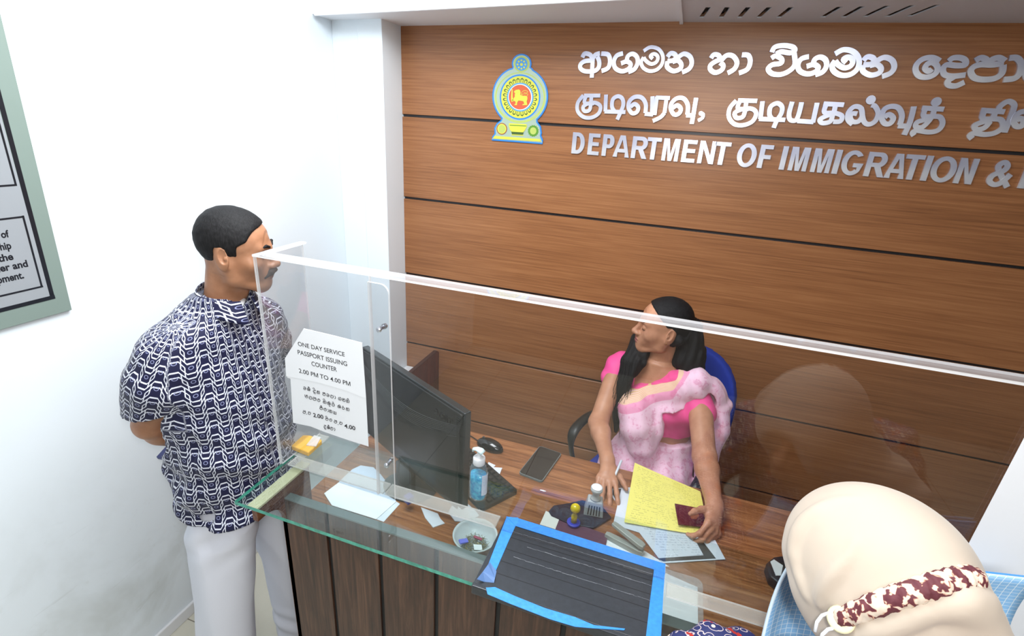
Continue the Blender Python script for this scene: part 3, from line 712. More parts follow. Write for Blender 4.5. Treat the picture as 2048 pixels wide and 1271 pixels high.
def glyph(ch, w, h, s, t):
    """outline and holes of one bold condensed capital; s = stem width, t = bar height"""
    if ch == 'I': return [(0, 0), (w, 0), (w, h), (0, h)], []
    if ch == 'T': return [(0, h-t), (0, h), (w, h), (w, h-t), (w/2+s/2, h-t), (w/2+s/2, 0), (w/2-s/2, 0), (w/2-s/2, h-t)], []
    if ch == 'E': return [(0, 0), (w, 0), (w, t), (s, t), (s, h*.43), (w*.93, h*.43), (w*.93, h*.43+t), (s, h*.43+t), (s, h-t), (w, h-t), (w, h), (0, h)], []
    if ch == 'F': return [(0, 0), (s, 0), (s, h*.40), (w*.92, h*.40), (w*.92, h*.40+t), (s, h*.40+t), (s, h-t), (w, h-t), (w, h), (0, h)], []
    if ch == 'N': return [(0, 0), (s*.9, 0), (s*.9, h*.66), (w-s, 0), (w, 0), (w, h), (w-s*.9, h), (w-s*.9, h*.36), (s, h), (0, h)], []
    if ch == 'M': return [(0, 0), (s*.85, 0), (s*.85, h*.72), (w/2-s*.42, 0), (w/2+s*.42, 0), (w-s*.85, h*.72), (w-s*.85, 0), (w, 0), (w, h), (w-s*1.25, h), (w/2, h*.30), (s*1.25, h), (0, h)], []
    if ch == 'A': return [(0, 0), (s*1.02, 0), (w*.5-w*.23, h*.22), (w*.5+w*.23, h*.22), (w-s*1.02, 0), (w, 0), (w/2+s*.58, h), (w/2-s*.58, h)], [[(w*.5-w*.155, h*.22+t*.95), (w*.5+w*.155, h*.22+t*.95), (w*.5, h*.8)]]
    if ch == 'D': return [(0, 0)] + [(w*.45, 0)] + arc(w*.45, h/2, w*.55, h/2, -90, 90, 16) + [(0, h)], [[(s, t)] + arc(w*.42, h/2, w*.58-s, h/2-t, -90, 90, 14) + [(s, h-t)]]
    if ch == 'P': return [(0, 0), (s, 0), (s, h*.37)] + arc(w*.58, h*.685, w*.42, h*.315, -90, 90, 12) + [(0, h)], [[(s, h*.37+t)] + arc(w*.55, h*.685, w*.45-s, h*.315-t, -90, 90, 10) + [(s, h-t)]]
    if ch == 'R': return [(0, 0), (s, 0), (s, h*.40), (w*.42, h*.40), (w-s*1.12, 0), (w, 0), (w*.72, h*.42)] + arc(w*.60, h*.70, w*.36, h*.30, -68, 90, 12) + [(0, h)], [[(s, h*.40+t)] + arc(w*.56, h*.70, w*.40-s, h*.30-t, -90, 90, 10) + [(s, h-t)]]
    if ch == 'O': return arc(w/2, h/2, w/2, h/2, 0, 352, 40), [arc(w/2, h/2, w/2-s, h/2-t, 0, 350, 36)]
    if ch == 'G':
        return arc(w/2, h/2, w/2, h/2, 38, 322, 30) + [(w, h*.5), (w*.55, h*.5), (w*.55, h*.5-t), (w-s, h*.5-t), (w-s, h*.22)] + arc(w/2, h/2, w/2-s, h/2-t, 312, 48, 26), []
for ch, xa, xb, cr, where in ENG:
    o0 = 1100 if cr == 'A' else 1548; a = o0+xa/3.852; c = o0+xb/3.852
    x0 = on_y(a, 265+(a-1148)*0.0625, YB).x if ch == 'T' else on_y(a, 308+(a-1144)*0.0737, YB).x
    x1 = on_y(c, 308+(c-1144)*0.0737, YB).x if ch in 'AR&' else on_y(c, 265+(c-1148)*0.0625, YB).x
    if ch in 'OG': x0 = on_y(a, 288+(a-1144)*0.068, YB).x; x1 = on_y(c, 288+(c-1144)*0.068, YB).x
    z0, z1 = (1.846, 1.935) if ch not in 'OG&' else (1.8445, 1.9365)
    if ch == 'I': xm = (x0+x1)/2; x0, x1 = xm-0.0095, xm+0.0095
    mb = MB(); w, h = x1-x0, z1-z0
    if ch == '&':
        P = [(x0+u*w, z0+v*h) for u, v in ((0.95, 0.02), (0.35, 0.60), (0.28, 0.80), (0.45, 0.92), (0.62, 0.80), (0.55, 0.62), (0.18, 0.42), (0.12, 0.2), (0.35, 0.08), (0.62, 0.16), (0.88, 0.50))]; ribbon(mb, P, 0.017, 0.001, 0.008, WALLM)
    else:
        ol, hl = glyph(ch, w, h, 0.0185, 0.0155); mb.prism([(x0+x, z0+y) for x, y in ol], 0.001, 0.008, M=WALLM, holes=[[(x0+x, z0+y) for x, y in q] for q in hl])
    o = mb.build('wall_letter', M_let); off = Vector(((x0+x1)/2, YB, 1.89)); o.data.transform(Matrix.Translation(-off)); o.location = off
    nm = 'ampersand' if ch == '&' else 'capital letter '+ch
    props(o, 'steel '+nm+', '+where, 'letter', EG)

# ================================================================== emblem plaque
em = thing('emblem_plaque', 'blue-edged emblem plaque with golden lion on red, left of the steel lettering', 'emblem', tuple(on_y(1040, 200, YB)))
def epx(pts): return [(lambda p: (p.x, p.z))(on_y(940+x/5.297, 80+y/5.297, YB-0.004)) for x, y in pts]
def plate(name, pts, z0, z1, mat, holes=()):
    b = MB(); b.prism(epx(pts), z0, z1, M=WALLM, holes=[epx(h) for h in holes]); return b.build(name, mat, em)
def ring(cx, cy, rx, ry, n=48, a0=0, a1=360): return [(cx+rx*math.cos(math.radians(a0+(a1-a0)*i/n)), cy+ry*math.sin(math.radians(a0+(a1-a0)*i/n))) for i in range(n if a1-a0 == 360 else n+1)]
def emb(name, rgb, rough=0.3, metal=0.0): return plain(name, rgb, rough, metal, 0.6)
EB = emb('emblem_blue', (40, 128, 214)); EBd = emb('emblem_mid_blue', (70, 150, 214)); EGr = emb('emblem_green_gold', (176, 192, 96)); ESv = emb('emblem_silver_green', (172, 192, 176), 0.28, 0.3)
EY = emb('emblem_yellow', (206, 206, 74)); ER = emb('emblem_red', (206, 92, 56)); EDk = emb('emblem_dark_green', (66, 92, 40)); EGn = emb('emblem_green', (88, 142, 44)); EW = emb('emblem_pale', (206, 222, 226))
out = ring(548, 252, 105, 105, 26, 155, 385)
body = ring(533, 610, 296, 318, 40, -64, 40); 
outline = [(450, 295)] + ring(548, 250, 104, 104, 24, 158, 382) + [(660, 298)] + ring(533, 595, 295, 316, 26, -62, 52)[0:] + [(716, 866), (752, 915), (762, 985), (755, 1010), (775, 1060), (768, 1102), (232, 1062), (238, 1022), (262, 990), (258, 930), (285, 880), (326, 850)] + ring(533, 595, 295, 316, 26, 132, 246)
plate('blue_base', outline, 0.001, 0.006, EB)
def shrink(pts, d):
    n = len(pts); outp = []
    for i in range(n):
        a = Vector(pts[i-1]); p = Vector(pts[i]); c = Vector(pts[(i+1) % n]); t = (c-a)
        if t.length < 1e-6: outp.append(tuple(p)); continue
        t.normalize(); outp.append((p.x-t.y*d, p.y+t.x*d))
    return outp
plate('silver_field', shrink(outline, 15), 0.006, 0.0066, ESv)
plate('top_wheel', ring(548, 256, 82, 84), 0.0066, 0.0072, EGr); plate('top_wheel', ring(548, 256, 64, 70, 16), 0.0072, 0.0078, EBd)
for k in range(8):
    a = k*math.pi/4; plate('wheel_petal', ring(548+40*math.cos(a), 260+44*math.sin(a), 10, 10, 10), 0.0078, 0.0082, EY)
plate('wheel_petal', ring(548, 260, 15, 16, 12), 0.0078, 0.0082, EY)
plate('wreath', ring(533, 610, 266, 268), 0.0066, 0.007, EGr); plate('wreath', ring(533, 605, 250, 252), 0.007, 0.0072, ESv)
plate('blue_ring', ring(533, 605, 214, 240), 0.0072, 0.0076, EB); plate('petal_ring', ring(533, 605, 200, 224), 0.0076, 0.008, EY)
for k in range(24):
    a = 2*math.pi*(k+0.5)/24; c, s = math.cos(a), math.sin(a)
    def q(r, w): return (533+190*r*c-w*s, 605+213*r*s+w*c)
    plate('petal', [q(0.72, -13), q(0.90, -17), q(0.965, 0), q(0.90, 17), q(0.72, 13), q(0.72, 8), q(0.86, 10), q(0.90, 0), q(0.86, -10), q(0.72, -8)], 0.008, 0.0084, EDk)
plate('blue_ring', ring(535, 605, 140, 152), 0.0084, 0.0088, EBd); plate('pale_ring', ring(535, 605, 128, 140), 0.0088, 0.009, EW); plate('red_disc', ring(533, 605, 118, 130), 0.009, 0.0094, ER)
lion = [(468, 548), (490, 530), (520, 524), (536, 534), (540, 560), (536, 580), (560, 592), (590, 590), (612, 600), (612, 630), (604, 650), (612, 690), (560, 690), (562, 680), (580, 676), (570, 650), (545, 644), (518, 642), (505, 660), (502, 690), (474, 690), (478, 680), (490, 672), (484, 650), (470, 646), (445, 655), (440, 642), (462, 630), (470, 612), (480, 600), (478, 580), (484, 568)]
plate('lion', lion, 0.0094, 0.0105, EY)
b = MB(); P = epx([(560, 596), (550, 560), (580, 535), (615, 545), (605, 562), (575, 556)]); ribbon(b, P, 0.0018, 0.0094, 0.0102, WALLM); P = epx([(600, 600), (618, 575), (590, 572), (545, 575)]); ribbon(b, P, 0.0015, 0.0094, 0.0102, WALLM); b.build('lion_tail', EY, em)
plate('sword', [(446, 520), (456, 522), (456, 600), (464, 640), (440, 640), (440, 600)], 0.0094, 0.0105, EY)
plate('pot', [(418, 880), (600, 890), (606, 915), (585, 955), (558, 985), (570, 1014), (440, 1008), (455, 982), (425, 950), (412, 905)], 0.0068, 0.0085, EY)
plate('pot_band', [(440, 970), (572, 978), (562, 1004), (448, 998)], 0.0085, 0.009, EDk); plate('pot_band', [(424, 898), (598, 906), (598, 914), (424, 906)], 0.0085, 0.009, EGn)
plate('moon_disc', ring(340, 940, 56, 62), 0.0068, 0.0076, emb('emblem_brown', (150, 84, 60))); plate('moon_disc', ring(340, 940, 47, 53), 0.0076, 0.0082, EY); plate('moon_disc', ring(340, 940, 36, 42), 0.0082, 0.0086, EGr)
sun = []
for k in range(32): r = 1.0 if k % 2 else 0.86; sun.append((672+60*r*math.cos(k*math.pi/16), 962+64*r*math.sin(k*math.pi/16)))
plate('sun_disc', sun, 0.0068, 0.0076, EGn); plate('sun_disc', ring(672, 962, 34, 38), 0.0076, 0.0082, EGr)
plate('base_bar', [(262, 1014), (744, 1048), (752, 1074), (245, 1042)], 0.0068, 0.0078, EY)

# ================================================================== poster board on the left wall
pb = thing('notice_board', 'large grey-green notice board with black frame lines on the white left wall', 'notice board', (XL, 0.6, 1.8))
M_pb = plain('grey_green_board', (126, 142, 135), 0.4); M_pbi = plain('pale_grey_panel', (150, 155, 160), 0.4); M_pk = plain('black_frame_line', (26, 28, 34), 0.35)
LW = Mat((XL, 0, 0), (0, 1, 0), (0, 0, 1), (1, 0, 0))
def lpx(pts, d=0.006): return [(lambda p: (p.y, p.z))(on_x(x, y, XL+d)) for x, y in pts]
y1 = 0.884
b = MB(); b.prism([(-0.3, 1.377), (y1, 1.377), (0.905, 2.16), (-0.3, 2.16)], 0.0005, 0.012, M=LW); b.build('board', M_pb, pb, bevel=0.001)
def lbar(lst, w, d0=0.012, d1=0.0128, name='frame_line', m=M_pk):
    b = MB()
    for p, q in lst: ribbon(b, [p, q], w, d0, d1, LW, smooth=False)
    return b.build(name, m, pb)
b = MB(); b.prism([(-0.25, 1.425), (0.842, 1.425), (0.85, 2.10), (-0.25, 2.10)], 0.012, 0.0124, M=LW); b.build('inner_panel', M_pbi, pb)
lbar([((-0.25, 1.427), (0.852, 1.427)), ((0.846, 1.422), (0.858, 2.10))], 0.0105)
lbar([((-0.25, 1.463), (0.832, 1.463)), ((0.829, 1.461), (0.833, 1.655)), ((-0.25, 1.652), (0.833, 1.652)), ((-0.25, 1.732), (0.839, 1.732)), ((0.837, 1.73), (0.842, 2.06)), ((-0.25, 2.06), (0.842, 2.06))], 0.0045)
for s, xr, yb, h, x_l in (('of', 20, 474, 16, 4), ('ship', 24, 497, 16, -6), ('the', 28, 519, 16, -2), ('leader and', 57, 533, 16, -36), ('development.', 49, 556, 16, -60)):
    pr = on_x(xr, yb, XL+0.013); pl = on_x(x_l, yb+(xr-x_l)*0.16, XL+0.013); b = MB()
    z0 = pr.z; hh = 0.021 if any(ch in 'fhtkldb' for ch in s) else 0.016
    dz = 0.006 if 'p' in s else 0
    text_into(b, s, LW, pl.y, pr.y, z0-dz, z0+hh-0.002, bold=0.03); 
    for i in range(len(b.v)): b.v[i].x += 0.0128
    b.build('board_text', M_pk, pb)

# ================================================================== paper notices on the screen
nt = thing('paper_notice', 'white paper notice headed ONE DAY SERVICE, taped to the screen in front of the monitor', 'notice', (-0.75, YS, 1.3))
YN = YS-0.002
def npx(pts): return [(lambda p: (p.x, p.z))(on_y(560+x/4.89, 640+y/4.89, YN)) for x, y in pts]
NM = Mat((0, YN, 0), (1, 0, 0), (0, 0, 1), (0, -1, 0))
b = MB(); b.prism(npx([(52, 372), (75, 560), (105, 570), (130, 1000), (300, 1035), (440, 1090), (640, 1160), (868, 1232), (843, 752), (806, 218), (540, 150), (236, 78)]), 0.0005, 0.0010, M=NM); b.build('sheet', M_paper, nt)
b = MB(); b.prism(npx([(52, 372), (66, 545), (200, 568), (420, 618), (640, 682), (800, 745), (845, 756), (806, 218), (540, 150), (236, 78)]), 0.0012, 0.0017, M=NM); b.build('upper_sheet', plain('white_paper_upper', (240, 243, 248), 0.6), nt)
def nline(s, x0, y0, x1, y1, h, mb, bold=0.010):
    # baseline from (x0,y0) to (x1,y1) in crop pixels, letter height h
    a, c = npx([(x0, y0), (x1, y1)]); t = npx([(x0, y0-h)])[0]; hh = t[1]-a[1]
    vs, fs = text_mesh(s, 1.0, bold); ax, bx = min(v.x for v in vs), max(v.x for v in vs); by = max(v.y for v in vs)
    d = Vector((c[0]-a[0], c[1]-a[1])); L = d.length; d /= L
    mb.add([NM @ Vector((a[0]+d.x*(v.x-ax)/(bx-ax)*L, a[1]+d.y*(v.x-ax)/(bx-ax)*L+v.y/by*hh, 0.0019)) for v in vs], fs)
PR = []
def NL(*a):
    b = MB(); nline(*a[:6], b, *(a[6:])); b.build('print_line', M_ink, nt)
NL('ONE DAY SERVICE', 182, 245, 638, 352, 40); NL('PASSPORT ISSUING', 180, 328, 662, 446, 42); NL('COUNTER', 315, 440, 562, 500, 42); NL('2.00 PM TO 4.00 PM', 192, 508, 694, 640, 40)
NL('2.00', 330, 940, 430, 962, 38, 0.02); NL('4.00', 634, 1045, 742, 1072, 38, 0.02); NL('.', 262, 916, 270, 918, 6); NL('.', 570, 1018, 578, 1020, 6)
# Sinhala small print as pen-shaped strokes
G = {'e': [[(.1,.6),(.4,.95),(.85,.7),(.8,.2),(.4,0),(.1,.3),(.5,.5),(.85,.45)]], 'k': [[(.45,.9),(.1,.6),(.15,.1),(.5,.1),(.5,.5),(.25,.5)],[(.5,.6),(.5,1),(.85,.95),(1,.5),(.8,.05)],[(.5,.6),(.75,.55),(.75,.2)]],
     'g': [[(.4,.95),(.1,.6),(.15,.1),(.5,.05),(.6,.4),(.3,.5)],[(.5,.7),(.7,1),(1,.7),(.9,.2),(.7,0)]], 'm': [[(.1,.6),(.3,.95),(.5,.7),(.8,.95),(1,.5),(.8,.05),(.3,.05),(.05,.4),(.3,.5),(.6,.45),(.45,.7)]],
     'n': [[(.1,.7),(.3,.95),(.45,.7),(.1,.5),(.1,.1),(.5,.05),(.6,.4),(.3,.5)],[(.5,.7),(.8,.95),(1,.5),(.8,0)]], 'd': [[(.2,.8),(.6,1),(.95,.8),(.5,.6),(.15,.4),(.3,.1),(.9,.15)],[(.5,.1),(.3,-.2),(.7,-.3),(.9,-.15)]],
     's': [[(.05,.7),(.3,.95),(.5,.6),(.1,.5),(.1,.1),(.6,0),(.95,.3),(.9,.8),(.6,.95),(.6,.5)]], 'w': [[(.1,.7),(.4,.95),(.5,.6),(.1,.5),(.15,.05),(.7,.05),(1,.5),(.8,.95)]], 'b': [[(.1,.9),(.1,.3),(.4,0),(.8,.1),(1,.5),(.8,.95),(.5,.8),(.7,.5),(.3,.5)]],
     'l': [[(.2,.7),(.5,.9),(.5,.5),(.1,.4),(.2,.0),(.8,.05),(1,.5),(.8,.95)]], 'p': [[(.1,.8),(.4,1),(.5,.8),(.9,1),(1,.7),(.1,.5),(.1,.1),(.6,0),(1,.3),(.95,.6)]], 't': [[(.2,.8),(.1,.3),(.5,0),(.95,.3),(.9,.8),(.5,.9),(.5,.4)]],
     'r': [[(.3,1.1),(.5,.9),(.2,.6),(.2,.1),(.7,.05),(.8,.5),(.4,.7)]], 'y': [[(.1,.9),(.3,.6),(.1,.2),(.5,0),(.6,.5),(.6,.9)],[(.6,.1),(1,.1),(1,.9)]], 'a': [[(.2,.9),(.6,.7),(.6,.2),(.2,0)]], "'": [[(.3,1.1),(.6,1.35),(.8,1.1)]], 'i': [[(.0,1.1),(.3,1.4),(.7,1.3)]], 'u': [[(.6,-.1),(.6,-.4),(.9,-.3)]]}
def sline(s, x0, y0, x1, y1, h, mb):
    a, c = npx([(x0, y0), (x1, y1)]); t = npx([(x0, y0-h)])[0]; hh = t[1]-a[1]; d = Vector((c[0]-a[0], c[1]-a[1])); L = d.length; d /= L
    ws = [0 if ch in "'iu" else (0.6 if ch in ' a' else 1.25) for ch in s]; tot = sum(ws); x = 0; px_ = 0
    for ch, w in zip(s, ws):
        base = px_ if w == 0 else x
        for st in G.get(ch, []):
            P = [(lambda q: (a[0]+d.x*q*L, a[1]+d.y*q*L+v*hh))((base+u*min(1, w or 1))/tot) for u, v in st]; ribbon(mb, P, hh*0.13, 0.0013, 0.0015, NM)
        if w: px_ = x; x += w
def SL(*a):
    b = MB(); sline(*a, b); b.build('small_print_line', M_ink, nt)
SL("ek' din sewa gmn'", 232, 672, 690, 810, 30); SL("blpt nikut' krn", 246, 750, 690, 890, 30); SL("s'tany", 392, 866, 560, 922, 30); SL("p w", 228, 905, 312, 922, 28); SL("sit", 448, 972, 520, 990, 28); SL("p w", 532, 998, 620, 1022, 28); SL("dk'wa", 430, 1048, 548, 1080, 30)
rp = thing('blank_notice', 'plain white sheet hanging on the screen at the right edge, behind the headscarf', 'notice', (0.7, YS, 1.35))
b = MB(); b.prism([(0.562, 1.06), (0.86, 1.06), (0.86, 1.585), (0.5675, 1.585)], 0.0008, 0.0018, M=NM); b.build('sheet', M_paper, rp)

# ================================================================== things on the glass ledge
M_tray = plain('black_ribbed_plastic', (44, 48, 54), 0.32, 0, 0.5, bump=0.15, bscale=90, var=0.15)
M_trayd = plain('black_rib_groove', (24, 26, 30), 0.5); M_scr = plain('worn_white_scratch', (128, 132, 138), 0.6)
M_tape = plain('blue_masking_tape', (58, 140, 226), 0.42, 0, 0.4, bump=0.3, bscale=120, var=0.12)
M_tape2 = plain('blue_grey_tape_back', (96, 130, 180), 0.5)
tr = thing('taped_tray', 'black ribbed plastic sheet edged with blue tape lying over the glass ledge', 'tray', (-0.09, 0.84, 1.0405))
ZTR = 1.0455
def zpoly(pts, z=ZTR): return [(lambda p: (p.x, p.y))(on_z(x, y, z)) for x, y in pts]
b = MB(); b.prism([(-0.278, 0.732), (0.104, 0.732), (0.106, 0.938), (-0.276, 0.938)], 1.041, ZTR); b.box((-0.279, 0.724, 1.022), (0.104, 0.7335, ZTR)); 
b.build('sheet', M_tray, tr, bevel=0.002)
for k, yy in enumerate((0.772, 0.806, 0.842, 0.878)):
    b = MB(); b.box((-0.262, yy, ZTR), (0.098, yy+0.0016, ZTR+0.0004)); b.build('rib_line', M_trayd, tr)
def wob(x0, x1, y, n, amp, w, name):
    b = MB(); r = random.Random(int(y*1e4)); x = x0
    while x < x1:
        L = r.uniform(0.006, 0.016); yy = y+r.uniform(-amp, amp); b.box((x, yy, ZTR+0.0002), (min(x+L, x1), yy+w*r.uniform(0.15, 0.7), ZTR+0.0009)); x += L*r.uniform(0.6, 1.1)+0.0005
    o = b.build(name, M_scr, tr); o['kind'] = 'stuff'
wob(-0.25, 0.08, 0.897, 30, 0.0006, 0.0014, 'scratches'); wob(-0.20, 0.09, 0.865, 24, 0.0008, 0.0018, 'scratches'); wob(-0.22, 0.08, 0.826, 24, 0.0008, 0.0014, 'scratches')
def tape(name, pts, lift=0.0006, m=M_tape):
    b = MB(); b.prism(zpoly(pts), ZTR+lift-0.0004, ZTR+lift+0.0006); return b.build(name, m, tr)
tape('tape_left', [(1013, 1034), (1036, 1035), (1031, 1052), (1018, 1080), (992, 1140), (986, 1163), (972, 1160), (976, 1130)])
tape('tape_back', [(1012, 1033), (1034, 1036), (1331, 1128), (1330, 1148), (1308, 1139), (1031, 1052)], 0.0012)
tape('tape_right', [(1308, 1139), (1331, 1130), (1327, 1180), (1322, 1271), (1318, 1300), (1288, 1300), (1292, 1271), (1300, 1200)])
tape('tape_front', [(972, 1175), (990, 1174), (1030, 1192), (1090, 1216), (1150, 1234), (1188, 1250), (1250, 1257), (1248, 1260), (1185, 1256), (1150, 1253), (1100, 1238), (1020, 1207), (975, 1188)])
b = MB()
P = [on_z(x, y, z) for x, y, z in ((980, 1123, 1.047), (993, 1142, 1.047), (990, 1155, 1.052), (988, 1164, 1.047), (970, 1163, 1.046), (954, 1157, 1.058), (966, 1142, 1.062), (976, 1128, 1.055))]
b.add(P+[p-Vector((0, 0, 0.0012)) for p in P], [(0, 1, 2), (0, 2, 7), (2, 6, 7), (2, 3, 6), (3, 4, 6), (4, 5, 6), (8, 10, 9), (8, 15, 10), (10, 15, 14), (10, 14, 11), (11, 14, 12), (12, 14, 13)]); b.build('loose_tape_end', M_tape2, tr)

# tissue packet inside the left corner of the screen
tp = thing('tissue_packet', 'small yellow tissue packet in clear wrap by the left corner of the screen', 'tissue packet', (-0.885, 0.98, ZG+0.006))
b = MB(); b.prism(zpoly([(583, 897), (606, 876), (618, 876), (645, 886), (617, 911)], 1.05), ZG+0.006, ZG+0.022); b.build('packet', plain('yellow_packet', (236, 180, 64), 0.4), tp, bevel=0.004, seg=3)
b = MB(); b.prism(zpoly([(612, 888), (628, 868), (642, 872), (632, 890)], 1.068), ZG+0.0225, ZG+0.026); b.build('wrap', clear('clear_wrap', (0.95, 0.95, 0.95), 0.35, (0.95, 0.95, 0.95), 0.1), tp, bevel=0.001)

# hand sanitiser
c0 = on_z(955, 995, ZG); hs = thing('sanitiser_bottle', 'clear pump bottle of blue hand gel standing on the glass ledge', 'bottle', (c0.x, c0.y, ZG+0.0005))
def gelmat():
    t = NT('blue_gel'); n = t.noise(t.coord(), 90, 2); return t.set(t.ramp(n, [(0.4, lin(20, 150, 205)), (0.62, lin(70, 198, 232))]), 0.12, 0, 0.6, Alpha=0.93)
x, y, z = c0.x, c0.y, ZG+0.0005
b = MB(); b.lathe([(0.015, 0), (0.0195, 0.003), (0.021, 0.012), (0.0215, 0.06), (0.0205, 0.078)], (x, y, z+0.0015), 28, sy=0.72); b.build('gel', gelmat(), hs, smooth=True)
b = MB(); b.lathe([(0.017, 0), (0.022, 0.003), (0.0235, 0.012), (0.024, 0.06), (0.0225, 0.095), (0.017, 0.108), (0.0125, 0.112)], (x, y, z), 28, sy=0.72); b.build('bottle_body', clear('clear_bottle', (0.93, 0.97, 0.98), 0.05, (0.8, 0.9, 0.95)), hs, smooth=True)
b = MB(); b.grid(lambda u, v: (x+0.0246*math.cos(-0.9+u*1.3), y+0.72*0.0246*math.sin(-0.9+u*1.3), z+0.022+v*0.062), 8, 4, thick=0.0004); b.build('bottle_label', plain('pale_label', (206, 218, 236), 0.4, var=0.1, bscale=260), hs)
b = MB(); b.lathe([(0.0148, 0.108), (0.0155, 0.11), (0.0155, 0.126), (0.014, 0.128), (0.006, 0.129), (0.0055, 0.142)], (x, y, z), 24); b.build('pump_collar', M_white, hs, smooth=True)
b = MB(); b.tube([(x+0.011, y-0.002, z+0.143), (x+0.004, y-0.001, z+0.148), (x-0.006, y, z+0.150), (x-0.016, y+0.001, z+0.147), (x-0.0175, y+0.001, z+0.140)], [0.0105, 0.0105, 0.008, 0.006, 0.004], 14, flat=0.6, up=(0, 1, 0)); b.build('pump_head', plain('pale_aqua_pump', (212, 236, 238), 0.35), hs, smooth=True)

# ================================================================== things on the desk
def onT(px, py, z=ZT): return on_z(px, py, z)
# monitor
mo = thing('computer_monitor', 'black flat monitor seen from behind, standing on the desk behind the paper notice', 'monitor', (-0.69, 1.19, ZT))
A = Vector((-0.462, 1.085, 0)); u = Vector((-0.895, 0.445, 0)).normalized(); nrm = Vector((-u.y, u.x, 0)); nrm = -nrm if nrm.y > 0 else nrm   # nrm faces the camera side
MW = 0.555; MM = Mat((A.x, A.y, 0), u, (0, 0, 1), nrm)
M_mon = plain('black_monitor_plastic', (15, 17, 20), 0.42, 0, 0.5, bump=0.06, bscale=500); M_mong = plain('glossy_dark_rim', (30, 35, 38), 0.25, 0, 0.6)
b = MB(); b.prism([(0, 0.873), (MW, 0.873), (MW, 1.205), (0, 1.205)], -0.030, -0.006, M=MM); b.build('front_case', M_mong, mo, bevel=0.003)
b = MB()
def back(U, V):
    x = 0.008+U*(MW-0.016); z = 0.880+V*0.318
    e = min(U, 1-U)*6; f = min(V, 1-V)*5; e = max(0, min(1, e)); f = max(0, min(1, f))
    arcz = 1.165-0.10*math.sin(math.pi*min(1, max(0, (x)/MW)))      # swoosh under the brand name
    d = 0.010*e*f + (0.010 if z < arcz-0.012 else (0.010*max(0, (arcz+0.012-z)/0.024) if z < arcz+0.012 else 0))
    return MM @ Vector((x, z, -0.006+d))
b.grid(lambda U, V: back(1-U, V), 60, 60, thick=-0.004); b.build('back_cover', M_mon, mo, smooth=True)
M_vent = plain('grey_vent_ridges', (58, 62, 64), 0.35)
b = MB()
for k in range(9): ribbon(b, [(0.012+0.50*t/14, 1.148+0.004*k-0.085*math.sin(math.pi*(0.05+0.85*t/14))*(1-0.03*k)) for t in range(15)], 0.0009, 0.012, 0.0133, MM)
b.build('vent_ridges', M_vent, mo)
b = MB()
for k in range(46): b.box((0.011, 0.89+k*0.0066, -0.004), (0.028, 0.892+k*0.0066, 0.0012), M=MM)
b.build('side_ridges', M_mong, mo)
b = MB(); vs, fs = text_mesh('acer', 1.0, 0.02, 0.5); bx = max(v.x for v in vs)
b.add([MM @ Vector((0.125-v.x/bx*0.085, 1.150+v.y*0.042, 0.0035+v.z*0.004)) for v in vs], fs); b.build('brand_lettering', plain('gloss_black_letters', (12, 13, 15), 0.15, 0, 0.7), mo)
b = MB(); b.prism(rounded(0.09, 0.10, 0.01, cx=MW/2, cy=0.83), 0.0, 0.016, M=MM); q = MM @ Vector((MW/2, ZT, -0.01)); b.lathe([(0.092, 0.0012), (0.095, 0.005), (0.08, 0.010), (0.04, 0.016)], (q.x, q.y, ZT), 32, sy=0.8); b.build('stand', M_mon, mo, bevel=0.001)
b = MB(); b.tube([MM @ Vector((0.30, 0.90, 0.015)), MM @ Vector((0.26, 0.86, 0.05)), MM @ Vector((0.24, 0.80, 0.055)), MM @ Vector((0.225, 0.786, 0.02)), MM @ Vector((0.21, 0.786, -0.10))], 0.003, 8); b.build('cable', M_black, mo, smooth=True)
b = MB(); b.box((0.18, 0.81, 0.04), (0.205, 0.835, 0.065), M=MM); b.build('cable_plug', plain('blue_vga_plug', (40, 52, 160), 0.4), mo, bevel=0.003)

# keyboard
P0 = onT(1037, 978, ZT+0.018); ku = Vector((-0.845, 0.535, 0)).normalized(); kv = Vector((-ku.y*-1, 0, 0)); kv = Vector((-0.535, -0.845, 0)).normalized()
KW, KD = 0.44, 0.155
kb = thing('keyboard', 'black computer keyboard lying on the desk below the monitor', 'keyboard', tuple(P0+ku*KW/2+kv*KD/2 - Vector((0, 0, 0.018))))
M_key = plain('black_keys', (26, 28, 30), 0.3, 0, 0.6); KM = Mat((P0.x, P0.y, ZT), ku, -kv, (0, 0, 1))
b = MB(); b.prism(rounded(KW, KD, 0.012, cx=KW/2, cy=-KD/2), 0.0005, 0.013, M=KM); b.build('key_base', plain('black_keyboard_case', (20, 21, 23), 0.35), kb, bevel=0.002)
proto = None
for r in range(6):
    n = 20
    for cidx in range(n):
        if r == 5 and 8 <= cidx <= 13: continue
        cx = 0.018+cidx*0.0213; cy = -0.018-r*0.0232
        if proto is None:
            b = MB(); vs = [(-0.009, -0.0095, 0), (0.009, -0.0095, 0), (0.009, 0.0095, 0), (-0.009, 0.0095, 0), (-0.0066, -0.0066, 0.007), (0.0066, -0.0066, 0.007), (0.0066, 0.0075, 0.007), (-0.0066, 0.0075, 0.007)]
            b.add(vs, [(0, 3, 2, 1), (4, 5, 6, 7), (0, 1, 5, 4), (1, 2, 6, 5), (2, 3, 7, 6), (3, 0, 4, 7)]); proto = b.build('key', M_key, None, bevel=0.0012); k_ = proto
            keyn = 0
        else:
            if keyn >= 99: continue
            k_ = proto.copy(); COL.objects.link(k_)
        keyn += 1; k_.parent = kb; w = KM @ Vector((cx, cy, 0.013)); M4 = KM.copy(); M4.translation = w-Vector(kb.location); k_.matrix_local = M4
b = MB()
for cidx in range(8, 14): 
    if cidx == 8: b.box((0.018+8*0.0213-0.009, -0.018-5*0.0232-0.009, 0.013), (0.018+13*0.0213+0.009, -0.018-5*0.0232+0.009, 0.019), M=KM)
